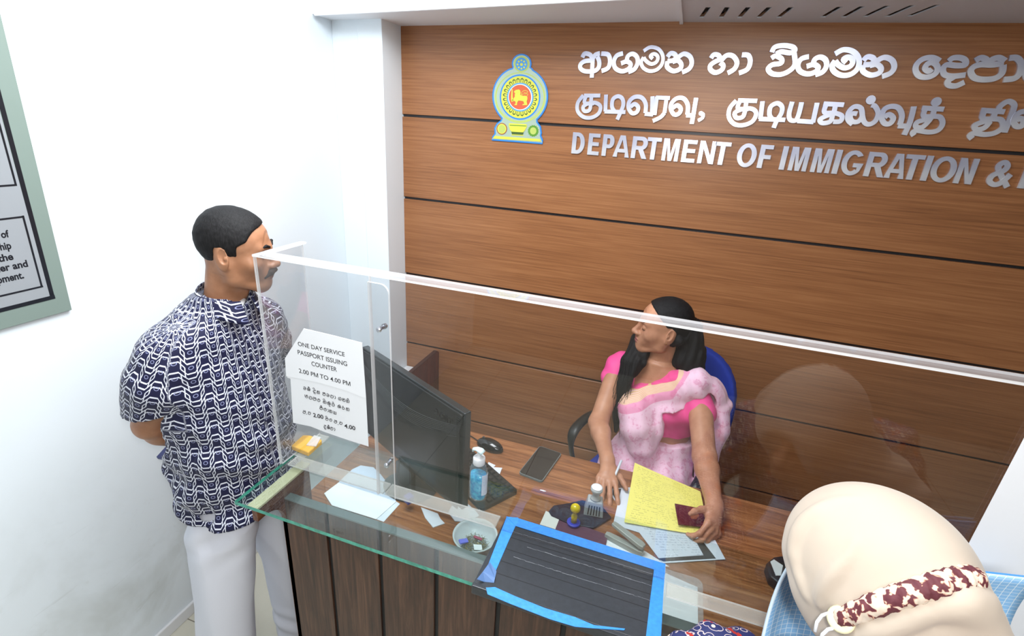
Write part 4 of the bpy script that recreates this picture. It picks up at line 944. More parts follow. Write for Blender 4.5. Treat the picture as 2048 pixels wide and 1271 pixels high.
b.build('space_bar', M_key, kb, bevel=0.0015)

# mouse
mc = onT(980, 888, ZT+0.015); mm_ = thing('computer_mouse', 'glossy black computer mouse on the desk beside the monitor', 'mouse', (mc.x, mc.y, ZT))
F = Field((-0.08, -0.06, -0.005), (0.08, 0.06, 0.06), 0.0022)
F.ell((0, 0, 0.006), (0.058, 0.031, 0.030), 0.0); F.plane((0, 0, 0.0005), (0, 0, -1), 0.003); V, Q = F.mesh(); R = rotm(math.radians(-12))
link_mesh('mouse_shell', place(V, R, (mc.x, mc.y, ZT)), Q, plain('glossy_black', (14, 14, 16), 0.12, 0, 0.7), mm_, smooth=True)
b = MB(); p = place(np.array([[-0.03, 0, 0.0335]]), R, (mc.x, mc.y, ZT))[0]; b.lathe([(0.004, -0.003), (0.006, -0.0015), (0.006, 0.0015), (0.004, 0.003)], p, 14, axis=(0.2, 1, 0)); b.build('scroll_wheel', plain('grey_rubber', (60, 62, 66), 0.5), mm_)
b = MB(); e0 = place(np.array([[-0.055, 0, 0.008]]), R, (mc.x, mc.y, ZT))[0]; b.tube([e0, (e0[0]-0.03, e0[1]+0.02, ZT+0.004), (e0[0]-0.1, e0[1]+0.045, ZT+0.0035), (e0[0]-0.18, e0[1]+0.04, ZT+0.0035)], 0.002, 8); b.build('mouse_cable', M_black, mm_, smooth=True)

# phone
pc = [onT(*p, ZT+0.009) for p in ((1075, 889), (1121, 905), (1087, 963), (1042, 946))]
cen = sum(pc, Vector())/4; ux = ((pc[1]-pc[0])+(pc[2]-pc[3])).normalized(); uy = Vector((-ux.y, ux.x, 0)); w_ = ((pc[1]-pc[0]).length+(pc[2]-pc[3]).length)/2; h_ = ((pc[0]-pc[3]).length+(pc[1]-pc[2]).length)/2
ph = thing('mobile_phone', 'dark smartphone in a clear case lying face up on the desk', 'phone', (cen.x, cen.y, ZT)); PM = Mat((cen.x, cen.y, ZT), ux, uy, (0, 0, 1))
b = MB(); b.prism(rounded(w_, h_, 0.011), 0.0005, 0.0088, M=PM); b.build('case', plain('grey_clear_case', (108, 118, 118), 0.25), ph, bevel=0.0015, seg=3)
b = MB(); b.prism(rounded(w_-0.005, h_-0.005, 0.009), 0.0088, 0.0095, M=PM); b.build('screen', plain('black_phone_glass', (26, 26, 25), 0.08, 0, 0.6), ph)

# envelope, slips, tub of pins
ev = thing('envelope', 'open white envelope lying on the desk under the glass ledge', 'envelope', tuple(onT(725, 985)))
cr8 = lambda L: [(460+x*0.3392, 840+y*0.3392) for x, y in L]
b = MB(); b.prism(zpoly(cr8([(555, 430), (640, 366), (980, 478), (862, 582), (600, 500)]), ZT+0.004), ZT+0.0022, ZT+0.004); b.build('body', M_paper, ev)
b = MB(); b.prism(zpoly(cr8([(640, 366), (665, 340), (722, 288), (770, 266), (846, 277), (890, 320), (930, 372), (980, 478)]), ZT+0.001), ZT+0.0004, ZT+0.0014); b.build('flap', plain('bluish_paper', (206, 218, 238), 0.6), ev)
b = MB(); b.prism(zpoly(cr8([(862, 582), (980, 478), (1002, 492), (906, 598)]), ZT+0.001), ZT+0.0002, ZT+0.0012); b.build('inner_leaf', plain('inner_leaf_paper', (222, 228, 240), 0.6), ev)  # paper slightly darker and bluer than the envelope body
cz = lambda L: [(740+x*0.2204, 900+y*0.2204) for x, y in L]
for nm, L, lab in (('paper_slip', [(462, 515), (615, 572), (640, 620), (678, 660), (572, 698), (500, 610)], 'curved white paper slip on the desk just right of the envelope'),
                   ('paper_slip', [(760, 470), (800, 485), (850, 450), (960, 550), (990, 590), (880, 650), (770, 640), (710, 560)], 'torn white paper scraps on the desk behind the tub of pins'),
                   ('paper_slip', [(1075, 105), (1140, 135), (1120, 152), (1200, 158), (1172, 225), (1060, 150)], 'torn white paper bit beside the keyboard, behind the gel bottle')):
    P = zpoly(cz(L), ZT+0.003); cx = sum(p[0] for p in P)/len(P); cy = sum(p[1] for p in P)/len(P)
    b = MB(); b.prism([(p[0]-cx, p[1]-cy) for p in P], 0.0004, 0.003); o = b.build(nm, plain('slip_paper', (214, 220, 232), 0.6)); o.location = (cx, cy, ZT if 'keyboard' not in lab else ZT); props(o, lab, 'paper')
tb = onT(950, 1080, ZT+0.03); tu = thing('pin_tub', 'translucent white plastic tub of pins and paper clips under the glass ledge', 'tub', (tb.x, tb.y, ZT))
b = MB(); prof = [(0.048, 0.0006), (0.052, 0.004), (0.062, 0.048), (0.0655, 0.050), (0.066, 0.053), (0.062, 0.053), (0.059, 0.048), (0.049, 0.006)]; b.lathe(prof, (tb.x, tb.y, ZT), 40); b.build('tub', plain('frosted_white_plastic', (214, 224, 230), 0.3, Alpha=0.72), tu, smooth=True)
r = random.Random(3); cols = [plain('pin_metal', (150, 156, 152), 0.3, 0.8), plain('pin_gold', (150, 140, 90), 0.35, 0.6)]
b = MB()
for k in range(260):
    a = r.uniform(0, 6.28); rr = 0.036*math.sqrt(r.random()); p = Vector((tb.x+rr*math.cos(a), tb.y+rr*math.sin(a), ZT+0.009+r.random()*0.010)); d = Vector((r.uniform(-1, 1), r.uniform(-1, 1), r.uniform(-0.25, 0.25))).normalized()*r.uniform(0.006, 0.013)
    b.tube([p-d, p+d], 0.0006, 5, mi=r.randint(0, 1))
o = b.build('office_pins', cols); props(o, 'tangled heap of small metal pins and clips inside the plastic tub', 'pins', kind='stuff')
def bit(nm, lab, cat, at, hs_, rgb, rz, ry=0.3):
    b = MB(); b.box((-hs_[0], -hs_[1], -hs_[2]), hs_); o = b.build(nm, plain(nm+'_mat', rgb, 0.5), bevel=0.001); o.location = at; o.rotation_euler = (0.2, ry, rz); props(o, lab, cat)
bit('eraser', 'small blue-violet eraser leaning inside the tub of pins', 'eraser', (tb.x-0.032, tb.y-0.010, ZT+0.024), (0.014, 0.007, 0.003), (108, 118, 220), 0.9)
bit('paper_scrap', 'small folded white paper scrap lying on the pins in the tub', 'paper', (tb.x+0.016, tb.y-0.016, ZT+0.025), (0.013, 0.009, 0.0008), (214, 222, 226), 0.6)
bit('rubber_band', 'crumpled dark pink scrap on the pins in the tub', 'scrap', (tb.x+0.002, tb.y+0.018, ZT+0.023), (0.013, 0.004, 0.002), (146, 60, 84), 0.2)

# stamping corner: ink pad, yellow knob stamp, grey stamp
pad = thing('stamp_pad', 'dark open stamp pad tray under the stamps at the middle of the desk', 'stamp pad', tuple(onT(1165, 1028)))
cs = lambda L: [(1060+x*0.236, 760+y*0.236) for x, y in L]
b = MB(); b.prism(zpoly(cs([(155, 1110), (200, 1060), (330, 1040), (440, 1015), (600, 1050), (690, 1160), (540, 1250), (330, 1215), (180, 1150)]), ZT+0.008), ZT+0.0005, ZT+0.009); b.build('tray', plain('dark_navy_plastic', (34, 36, 52), 0.35), pad, bevel=0.002)
sb = onT(1147, 1045, ZT+0.01); ys = thing('knob_stamp', 'small round rubber stamp with a shiny yellow knob handle and blue base', 'stamp', (sb.x, sb.y, ZT+0.0095))
z0 = ZT+0.0095
b = MB(); b.lathe([(0.021, 0), (0.021, 0.005), (0.018, 0.006)], (sb.x, sb.y, z0), 24); b.build('base', plain('blue_stamp_base', (58, 72, 190), 0.35), ys)
b = MB(); b.lathe([(0.0095, 0.006), (0.0095, 0.030), (0.006, 0.033), (0.0055, 0.044)], (sb.x, sb.y, z0), 20); b.build('stem', plain('yellow_stem', (214, 186, 40), 0.3), ys, smooth=True)
b = MB(); b.lathe([(0.004, 0.044), (0.012, 0.048), (0.0160, 0.056), (0.0140, 0.066), (0.008, 0.072), (0.001, 0.0735)], (sb.x, sb.y, z0), 24); b.build('knob', plain('shiny_yellow', (222, 196, 28), 0.08, 0, 0.8), ys, smooth=True)
gb = onT(1187, 1022, ZT+0.01); gs = thing('grey_stamp', 'light grey slotted stamp with a round white-topped knob', 'stamp', (gb.x, gb.y, ZT+0.0095)); M_gst = plain('light_grey_plastic', (166, 174, 176), 0.35)
GMx = Mat((gb.x, gb.y, z0), Vector((0.99, 0.12, 0)).normalized()*1.3, Vector((-0.12, 0.99, 0)).normalized()*1.3, (0, 0, 1.3))
b = MB()
hw, hd = 0.021, 0.016
def fr(z, s): return [(-hw*s, -hd*s, z), (hw*s, -hd*s, z), (hw*s, hd*s, z), (-hw*s, hd*s, z)]
b.add([GMx @ Vector(p) for p in fr(0, 1.15)+fr(0.034, 0.92)+fr(0.040, 0.85)], [(0, 3, 2, 1), (0, 1, 5, 4), (1, 2, 6, 5), (2, 3, 7, 6), (3, 0, 4, 7), (4, 5, 9, 8), (5, 6, 10, 9), (6, 7, 11, 10), (7, 4, 8, 11), (8, 9, 10, 11)])
b.build('body', M_gst, gs, bevel=0.002)
b = MB()
for k in range(5): xx = -0.014+k*0.007; b.add([GMx @ Vector(p) for p in ((xx-0.0015, -0.0188, 0.004), (xx+0.0015, -0.0188, 0.004), (xx*0.9+0.0015, -0.0160, 0.030), (xx*0.9-0.0015, -0.0160, 0.030), (xx-0.0015, -0.0170, 0.004), (xx+0.0015, -0.0170, 0.004), (xx*0.9+0.0015, -0.0142, 0.030), (xx*0.9-0.0015, -0.0142, 0.030))], [(0, 1, 2, 3), (4, 7, 6, 5), (0, 4, 5, 1), (1, 5, 6, 2), (2, 6, 7, 3), (3, 7, 4, 0)])
b.build('slots', plain('slot_dark', (60, 66, 70), 0.5), gs)
b = MB(); b.lathe([(0.017, 0.052), (0.015, 0.057), (0.011, 0.062), (0.011, 0.072), (0.0155, 0.080), (0.0195, 0.087), (0.0195, 0.096)], (gb.x, gb.y, z0), 28); b.build('handle', M_gst, gs, smooth=True)
b = MB(); b.lathe([(0.0180, 0.0965), (0.0175, 0.0995), (0.012, 0.1015)], (gb.x, gb.y, z0), 28); b.build('knob_cap', M_white, gs, smooth=True)
for lab, x, y in (('tiny curled white paper chip on the bare desk between phone and grey stamp', 1086, 981),):
    p = onT(x, y); b = MB(); b.prism([(-0.011, -0.002), (0.004, -0.003), (0.011, 0.0015), (0.0, 0.003), (-0.010, 0.0015)], 0.0005, 0.0015); o = b.build('paper_slip', M_paper); o.location = (p.x, p.y, ZT); props(o, lab, 'paper')
# passport booklet and slip under the ledge, stapler
cm = lambda L: [(940+x*0.2132, 1000+y*0.2132) for x, y in L]
def flatobj(nm, lab, cat, pts, mat, z0, z1, bevel=0.0):
    P = zpoly(pts, z1); cx = sum(p[0] for p in P)/len(P); cy = sum(p[1] for p in P)/len(P)
    b = MB(); b.prism([(p[0]-cx, p[1]-cy) for p in P], 0, z1-z0); o = b.build(nm, mat, bevel=bevel); o.location = (cx, cy, z0); return props(o, lab, cat)
flatobj('passport', 'closed maroon passport lying on the desk just behind the blue taped edge', 'passport', cm([(838, 160), (1295, 322), (1270, 440), (1160, 460), (780, 300)]), plain('maroon_cover', (96, 62, 82), 0.4), ZT+0.0005, ZT+0.006, 0.001)
flatobj('paper_slip', 'small white slip standing out beside the closed maroon passport', 'paper', cm([(712, 98), (844, 156), (800, 270), (655, 225)]), M_paper2, ZT+0.0065, ZT+0.0075)
flatobj('paper_sheet', 'white sheet under the stapler, its corner poking past the taped tray', 'paper', cm([(1290, 330), (1480, 395), (1650, 480), (1870, 620), (1700, 600), (1250, 420)]), M_paper, ZT+0.0005, ZT+0.0012)
st = thing('stapler', 'grey metal stapler with open jaws on the desk beside the maroon passport', 'stapler', tuple(onT(1250, 1075)))
s0, s1 = onT(1212, 1062, ZT+0.02), onT(1287, 1100, ZT+0.02); a0 = onT(1226, 1045, ZT+0.045)
M_stp = plain('grey_stapler_enamel', (170, 174, 168), 0.3, 0.2)
def barx(p, q, w0, w1, h0, h1, nm, m):
    d = (q-p).normalized(); n = Vector((-d.y, d.x, 0)).normalized(); vs = []
    for c, w, h in ((p, w0, h0), (p.lerp(q, 0.08), w0*1.25, h0*1.2), (p.lerp(q, 0.9), w1, h1), (q, w1*0.7, h1)):
        vs += [c-n*w-Vector((0, 0, h)), c+n*w-Vector((0, 0, h)), c+n*w*0.8+Vector((0, 0, h)), c-n*w*0.8+Vector((0, 0, h))]
    fs = [(0, 1, 2, 3)[::-1]]+[(i*4+k, i*4+(k+1) % 4, i*4+4+(k+1) % 4, i*4+4+k) for i in range(3) for k in range(4)]+[(12, 13, 14, 15)]
    b = MB(); b.add(vs, fs); b.build(nm, m, st, bevel=0.002, seg=3)
barx(Vector((s0.x, s0.y, ZT+0.010)), Vector((s1.x, s1.y, ZT+0.010)), 0.0085, 0.014, 0.006, 0.009, 'base', M_stp)
barx(a0, Vector((s1.x, s1.y, ZT+0.032)), 0.0085, 0.014, 0.004, 0.006, 'top_arm', M_stp)
b = MB(); q = a0+Vector((0, 0, -0.008)); b.tube([q, q.lerp(Vector((s1.x, s1.y, ZT+0.022)), 0.95)], 0.0045, 8); b.build('magazine', M_steel, st)
# copied documents and the yellow form
c4 = lambda L: [(1140+x*0.2246, 880+y*0.2246) for x, y in L]
M_copy = typed('photocopy_white', (214, 222, 234), (70, 76, 96), 20, 0.12, 0.86, 0.1, 0.86, 0.40, None)
doc = thing('photocopy', 'white photocopied page with a black scanned border under the yellow form', 'document', tuple(onT(1330, 1070)))
dp = [zpoly([p], ZT+0.003)[0] for p in ((1226, 1048), (1252, 985), (1425, 1062), (1451, 1118))]; dpl = zpoly([(1325, 1126)], ZT+0.003)[0]
sheet('page', [(dp[0]), (zpoly([(1243, 975)], ZT+0.003)[0]), (zpoly([(1420, 1060)], ZT+0.003)[0]), (dp[3])], ZT+0.0025, M_copy, doc)
sheet('page', [zpoly([(1243, 1018)], ZT+0.003)[0], zpoly([(1380, 1040)], ZT+0.003)[0], zpoly([(1451, 1118)], ZT+0.003)[0], dpl], ZT+0.0034, M_copy, doc)
M_scan = plain('scan_black', (40, 42, 48), 0.5)
def ink(name, L, z, mat, par, crop=c4):
    b = MB(); b.prism(zpoly(crop(L), z), z-0.0003, z+0.0003); return b.build(name, mat, par)
ink('scan_border', [(1110, 880), (1160, 870), (1300, 1052), (830, 1078), (780, 1050), (1190, 1022)], ZT+0.0042, M_scan, doc)
d2 = thing('photocopy', 'dark-cornered photocopied page partly under the clerk\'s writing hand', 'document', tuple(onT(1245, 1000)))
sheet('page', [zpoly(c4([(362, 478)]), ZT+0.002)[0], zpoly(c4([(378, 428)]), ZT+0.002)[0], zpoly(c4([(560, 415)]), ZT+0.002)[0], zpoly(c4([(520, 720)]), ZT+0.002)[0]], ZT+0.001, M_copy, d2)
ink('scan_border', [(385, 440), (470, 428), (440, 520), (412, 540), (380, 480)], ZT+0.002, M_scan, d2)
yf = thing('yellow_form', 'yellow typed form on the desk under the clerk\'s hand and the maroon passport', 'form', tuple(onT(1335, 1005)))
M_yel = typed('yellow_form_paper', (232, 226, 120), (110, 110, 70), 30, 0.06, 0.94, 0.04, 0.96, 0.42)
cor = [(1269, 927, .812), (1400, 985, .792), (1419, 1076, .785), (1248, 1046, .785)]
cc = [on_z(x, y, z) for x, y, z in cor]
sheet('page', [(p.x, p.y) for p in cc], 0, M_yel, yf, zs=[p.z+0.004 for p in cc], nu=10, nv=10, curl=-0.001)
c2 = [on_z(x, y, z) for x, y, z in ((1255, 1010, .802), (1267, 930, .812), (1410, 1018, .796), (1412, 1040, .792))]
pz = ZT+0.020
pp = flatobj('passport', 'maroon passport held open side down on the yellow form by the clerk', 'passport', c4([(933, 560), (1205, 612), (1268, 775), (965, 745)]), plain('maroon_passport_cover', (92, 34, 40), 0.3, var=0.15, bscale=60), pz, pz+0.004, 0.0008)
b = MB(); b.prism([(lambda q: (q[0]-pp.location.x, q[1]-pp.location.y))(p) for p in zpoly(c4([(1060, 650), (1090, 628), (1130, 640), (1150, 670), (1125, 700), (1080, 698)]), pz+0.004)], 0.0040, 0.0043); b.build('gold_crest', plain('dull_gold', (150, 88, 58), 0.35, 0.3), pp, world=False)
# white pages in a clear sleeve under the ledge at right, black tape dispenser
sl = thing('clear_sleeve', 'white pages in a clear sleeve under the glass ledge right of the taped tray', 'document', (0.18, 1.06, ZT))
b = MB(); b.prism(rounded(0.135, 0.29, 0.02, cx=0.172, cy=1.045), ZT+0.004, ZT+0.005); b.build('sleeve', clear('clear_sleeve_film', (0.95, 0.95, 0.95), 0.12), sl)
b = MB(); b.prism([(0.112, 0.905), (0.226, 0.905), (0.226, 1.16), (0.112, 1.18)], ZT+0.0006, ZT+0.0035); b.build('page', M_paper, sl)
td = thing('tape_dispenser', 'black desk tape dispenser half hidden by the blue folder', 'tape dispenser', tuple(onT(1560, 1140)))
b = MB(); b.prism(zpoly([(1532, 1125), (1548, 1112), (1600, 1105), (1610, 1150), (1575, 1178), (1540, 1150)], ZT+0.035), ZT+0.0005, ZT+0.035); b.build('body', plain('black_dispenser', (28, 32, 40), 0.35), td, bevel=0.006, seg=3)
b = MB(); b.prism(zpoly([(1541, 1122), (1548, 1118), (1566, 1130), (1562, 1150), (1552, 1150)], ZT+0.037), ZT+0.035, ZT+0.037); b.build('tape_roll', M_white, td)

# ================================================================== office chair
CF = Vector((-0.35, -0.94, 0)).normalized(); CR = Vector((CF.y, -CF.x, 0))     # facing direction, sitter's right-hand side
CC = Vector((0.02, 1.955, 0)); CM4 = Mat(CC, -CR, CF, (0, 0, 1))   # local x = sitter's left, y = forward
ch = thing('office_chair', 'blue fabric office chair with black loop armrests under the seated clerk', 'chair', tuple(CC))
def blue_fab():
    t = NT('blue_chair_fabric'); co = t.coord(); n = t.noise(co, 9, 5, 0.7); X, Y, Z = t.xyz(co)
    worn = ((n-0.60)*22.0).max(0.0).min(1.0)*Y.lt(-0.02)*Z.lt(0.53)
    c = t.mix(worn, lin(26, 54, 158), lin(150, 140, 136)); t.bump(t.noise(co, 420, 2), 0.15, 0.001); return t.set(c, 0.75, 0, 0.2)
M_bfab = blue_fab(); M_cpl = plain('black_chair_plastic', (26, 28, 30), 0.38)
F = Field((-0.28, -0.27, 0.38), (0.28, 0.30, 0.56), 0.008); F.box((0, 0.0, 0.46), (0.245, 0.235, 0.04), 0.035); F.fn(lambda X, Y, Z: (0.02*np.sqrt((X/0.24)**2+(Y/0.24)**2+0*Z)).astype(np.float32)-0.008, 0, 'disp')
V, Q = F.mesh(); 
def toW(V): return np.array([tuple(CM4 @ Vector(v)) for v in V])
link_mesh('seat', toW(V), Q, M_bfab, ch, smooth=True)
F = Field((-0.28, -0.40, 0.52), (0.33, -0.10, 1.14), 0.008)
def bk(X, Y, Z):
    yc = -0.225-0.06*(Z-0.6)+0.35*X*X; w = 0.225-0.10*np.clip((0.72-Z)/0.2, 0, 1)
    q = (np.abs((X-0.045)/0.245)**2.6+np.abs((Z-0.83)/0.275)**2.6+1e-9)**(1/2.6); return np.maximum((q-1)*0.22, np.abs(Y-yc)-0.024)
F.fn(bk, 0.0); F.f += 0.0; V, Q = F.mesh(); V = relax(V, Q, 3); link_mesh('backrest', toW(V), Q, M_bfab, ch, smooth=True)
b = MB(); b.prism(rounded(0.40, 0.44, 0.09, cx=0.045, cy=0.82), -0.275, -0.262, M=CM4 @ Mat((0, 0, 0), (1, 0, 0), (0, 0, 1), (0, 1, 0))); b.tube([CM4 @ Vector(p) for p in ((0, -0.26, 0.75), (0, -0.30, 0.5), (0, -0.18, 0.40), (0, 0, 0.40))], 0.022, 8); b.build('back_shell', M_cpl, ch)
for s_ in (1, -1):
    b = MB(); P = [(s_*0.22, -0.10, 0.44), (s_*0.275, -0.13, 0.50), (s_*0.285, -0.13, 0.62), (s_*0.285, -0.10, 0.672), (s_*0.285, 0.0, 0.69), (s_*0.285, 0.10, 0.675), (s_*0.282, 0.135, 0.63), (s_*0.275, 0.10, 0.50), (s_*0.22, 0.06, 0.44)]
    P = [tuple(v) for v in P]; Q_ = []
    for i in range(len(P)-1):
        for k in range(4): Q_.append(Vector(P[i]).lerp(Vector(P[i+1]), k/4))
    Q_.append(Vector(P[-1])); 
    for _ in range(3): Q_ = [Q_[0]]+[(Q_[i-1]+Q_[i]*2+Q_[i+1])/4 for i in range(1, len(Q_)-1)]+[Q_[-1]]
    rr = [0.014+0.012*max(0, min(1, (p.z-0.60)/0.06)) for p in Q_]
    b.tube([CM4 @ p for p in Q_], rr, 12, flat=0.6, up=tuple(CR)); b.build('armrest', M_cpl, ch, smooth=True)
b = MB(); b.lathe([(0.028, 0.12), (0.028, 0.24), (0.018, 0.245), (0.018, 0.42)], CC, 16); b.build('gas_lift', M_cpl, ch)
for k in range(5):
    a = k*2*math.pi/5+0.3; d = Vector((math.cos(a), math.sin(a), 0)); e = CC+d*0.20
    b = MB(); b.tube([CC+Vector((0, 0, 0.13)), e+Vector((0, 0, 0.085))], [0.024, 0.016], 8); leg = b.build('base_leg', M_cpl, ch)
    b = MB(); b.lathe([(0.02, -0.018), (0.026, -0.014), (0.026, 0.014), (0.02, 0.018)], (e.x, e.y, 0.0265), 16, axis=(-d.y, d.x, 0)); b.tube([e+Vector((0, 0, 0.03)), e+Vector((0, 0, 0.085))], 0.006, 6); b.build('castor', M_black, leg)

# ================================================================== people
def skin(name, rgb, rgb2):
    t = NT(name); n = t.noise(t.coord(), 22, 4); c = t.ramp(n, [(0.35, lin(rgb)), (0.7, lin(rgb2))]); t.bump(t.noise(t.coord(), 420, 3), 0.12, 0.0008)
    return t.set(c, 0.42, 0, 0.4, Subsurface_Weight=0.06, Subsurface_Radius=(0.01, 0.004, 0.002))
M_lip_m = plain('brown_lips', (124, 74, 62), 0.45); M_lip_w = plain('rose_lips', (150, 88, 84), 0.4)
def hairmat(name, rgb):
    t = NT(name); co = t.coord(); n = t.noise(t.mapping(co, (160, 160, 30)), 1.6, 4, 0.6); t.bump(n, 0.5, 0.003)
    return t.set(t.ramp(n, [(0.35, lin(tuple(v*0.45 for v in rgb))), (0.7, lin(rgb))]), 0.68, 0, 0.25)
M_hair = hairmat('black_hair', (28, 26, 28)); M_hair2 = hairmat('greying_black_hair', (32, 31, 33))
M_eye = plain('eye_white', (226, 222, 214), 0.15); M_iris = plain('dark_iris', (34, 22, 16), 0.1)

def head_shape(w=1.0, male=True, eyes_closed=False):
    es = 1.18
    F = Field((-0.105, -0.13, -0.20), (0.105, 0.15, 0.135), 0.0023)
    F.ell((0, -0.012, 0.036), (0.076, 0.088, 0.086), 0)
    F.ell((0, 0.028, 0.030), (0.066, 0.066, 0.066), 0.03)
    F.ell((0, 0.030, -0.045), (0.060, 0.060, 0.070), 0.03)
    for s in (-1, 1):
        F.chain([(s*0.060, -0.004, -0.03), (s*0.055, 0.008, -0.072), (s*0.022, 0.070, -0.100)], [0.012, 0.014 if male else 0.011, 0.017 if male else 0.014], 0.045)
        F.ell((s*0.040, 0.058, -0.024), (0.026, 0.022, 0.022), 0.032)
        F.cone((s*0.040, 0.078, 0.023), (s*0.010, 0.090, 0.019), 0.009 if male else 0.007, 0.008 if male else 0.006, 0.020)
    F.ell((0, 0.078, -0.102), (0.019, 0.015, 0.014), 0.026)
    F.ell((0, 0.082, -0.068), (0.030, 0.015, 0.028), 0.032)
    for s in (-1, 1): F.ell((s*0.031, 0.100, 0.002), (0.017, 0.014, 0.011), 0.018, 'cut')
    F.cone((0, 0.088, 0.014), (0, 0.112, -0.026), 0.0075, 0.0105, 0.014)
    F.ell((0, 0.113, -0.031), (0.0125, 0.011, 0.0095), 0.01)
    for s in (-1, 1): F.ell((s*0.0135, 0.102, -0.034), (0.009, 0.011, 0.008), 0.008)
    for s in (-1, 1):
        F.ell((s*0.031, 0.0785, 0.003), (0.0150, 0.0130, 0.0125), 0.004)
        F.ell((s*0.0062, 0.108, -0.0405), (0.0032, 0.005, 0.003), 0.002, 'cut')
        if not eyes_closed: F.ell((s*0.031, 0.093, 0.0020), (0.0115, 0.0055, 0.0040), 0.003, 'cut')
        else: F.ell((s*0.031, 0.0925, -0.0035), (0.0135, 0.003, 0.0010), 0.001, 'cut')
    F.ell((0, 0.0965, -0.0590), (0.0240, 0.0095, 0.0060), 0.004); F.ell((0, 0.0955, -0.0705), (0.0205, 0.0100, 0.0072), 0.004)
    F.ell((0, 0.1045, -0.0645), (0.022, 0.006, 0.0012), 0.002, 'cut')
    for s in (-1, 1):   # ears
        R = rotm(s*-0.35, 0.0, 0.0) @ rotm(0, 0.18, 0)
        F.ell((s*0.0785, -0.014, -0.006), (0.0070, 0.0210, 0.0345), 0.006, R=R)
        F.ell((s*0.0850, -0.008, 0.004), (0.0065, 0.0120, 0.0220), 0.0025, 'cut', R=R)
        F.ell((s*0.0815, -0.002, -0.004), (0.004, 0.005, 0.006), 0.004)
        F.ell((s*0.0765, -0.004, -0.032), (0.0055, 0.009, 0.0085), 0.006)
    nr = 0.052 if male else 0.045
    F.cone((0, -0.024, -0.05), (0, -0.034, -0.19), nr, nr+0.004, 0.025)
    F.ell((0, 0.012, -0.13), (0.014, 0.02, 0.02), 0.02)
    if w != 1.0: pass
    return F
def lip_index(V, Q, yb=0.0985):
    c = V[Q].mean(1); x, y, z = c.T
    up = ((x/0.0235)**2+((z+0.0595)/0.0055)**2 < 1) & (y > yb-0.004); lo = ((x/0.0205)**2+((z+0.0710)/0.0068)**2 < 1) & (y > yb-0.006)
    return (up | lo).astype(int)
def eyes(R, o, parent, sc=1.0):
    for s in (-1, 1):
        F = Field((s*0.031-0.016, 0.062, -0.014), (s*0.031+0.016, 0.096, 0.020), 0.0012); F.ell((s*0.031, 0.0785, 0.002), (0.0118, 0.0118, 0.0118), 0)
        V, Q = F.mesh(); c = V[Q].mean(1); d = np.hypot(c[:, 0]-s*0.031, c[:, 2]-0.002); idx = ((d < 0.0058) & (c[:, 1] > 0.08)).astype(int)
        link_mesh('eye', place(V*sc, R, o), Q, [M_eye, M_iris], parent, smooth=True, idx=idx)

def hand(F, wrist, fwd, palm, side, scale=1.0, curl=(0.3, 0.35, 0.4, 0.45), thumb_out=0.9, thumb_curl=0.3, spread=0.06):
    """five-fingered hand grown from a wrist; fwd = along the fingers, palm = palm normal, side = +1 when thumb is on fwd x palm"""
    f = Vector(fwd).normalized(); p = Vector(palm); p = (p-f*p.dot(f)).normalized(); x = f.cross(p)*side; w = Vector(wrist); S = scale
    def P(a, b, c): return tuple(w+f*(a*S)+x*(b*S)+p*(c*S))
    F.chain([P(-0.01, 0, 0), P(0.02, 0.004, 0), P(0.05, 0.014, -0.001), P(0.083, 0.026, -0.001)], [0.023*S, 0.020*S, 0.0165*S, 0.0115*S], 0.02)
    F.chain([P(0.01, 0, 0), P(0.05, -0.012, 0), P(0.076, -0.028, 0.0)], [0.020*S, 0.016*S, 0.0105*S], 0.02)
    F.chain([P(0.03, 0, 0), P(0.085, 0.006, -0.001)], [0.016*S, 0.0115*S], 0.015); F.chain([P(0.03, 0, 0), P(0.082, -0.012, -0.001)], [0.016*S, 0.0110*S], 0.015)
    F.ell(P(0.03, 0.022, 0.006), (0.017*S,)*3, 0.015)
    base = [(0.086, 0.028), (0.090, 0.008), (0.085, -0.012), (0.076, -0.030)]; L = [(0.042, 0.025, 0.020), (0.046, 0.028, 0.021), (0.042, 0.026, 0.020), (0.033, 0.020, 0.018)]
    tips = []
    for i in range(4):
        a, b_ = base[i]; ang = 0.0; c = 0.0; dirx = (1.5-i)*spread; pts = [P(a-0.012, b_*0.92, -0.001), P(a, b_, -0.002)]; rs = [0.0095*S, 0.0092*S]
        for k, l in enumerate(L[i]):
            ang += curl[i]*(0.7 if k == 0 else 1.0); a += math.cos(ang)*l; c += math.sin(ang)*l; b_ += dirx*l; pts.append(P(a, b_, c-0.002)); rs.append((0.0085, 0.0078, 0.0066)[k]*S*(0.9 if i == 3 else 1))
        F.chain(pts, rs, 0.006); tips.append(Vector(pts[-1]))
    t0 = Vector(P(0.022, 0.020, 0.004)); td = (f*math.cos(thumb_out)+x*math.sin(thumb_out)+p*thumb_curl).normalized(); t1 = t0+td*0.036*S; td2 = (td+f*0.35+p*thumb_curl*0.5).normalized(); t2 = t1+td2*0.030*S; t3 = t2+(td2+f*0.25).normalized()*0.022*S
    F.chain([tuple(t0), tuple(t1), tuple(t2), tuple(t3)], [0.014*S, 0.0105*S, 0.0092*S, 0.0072*S], 0.008)
    return tips

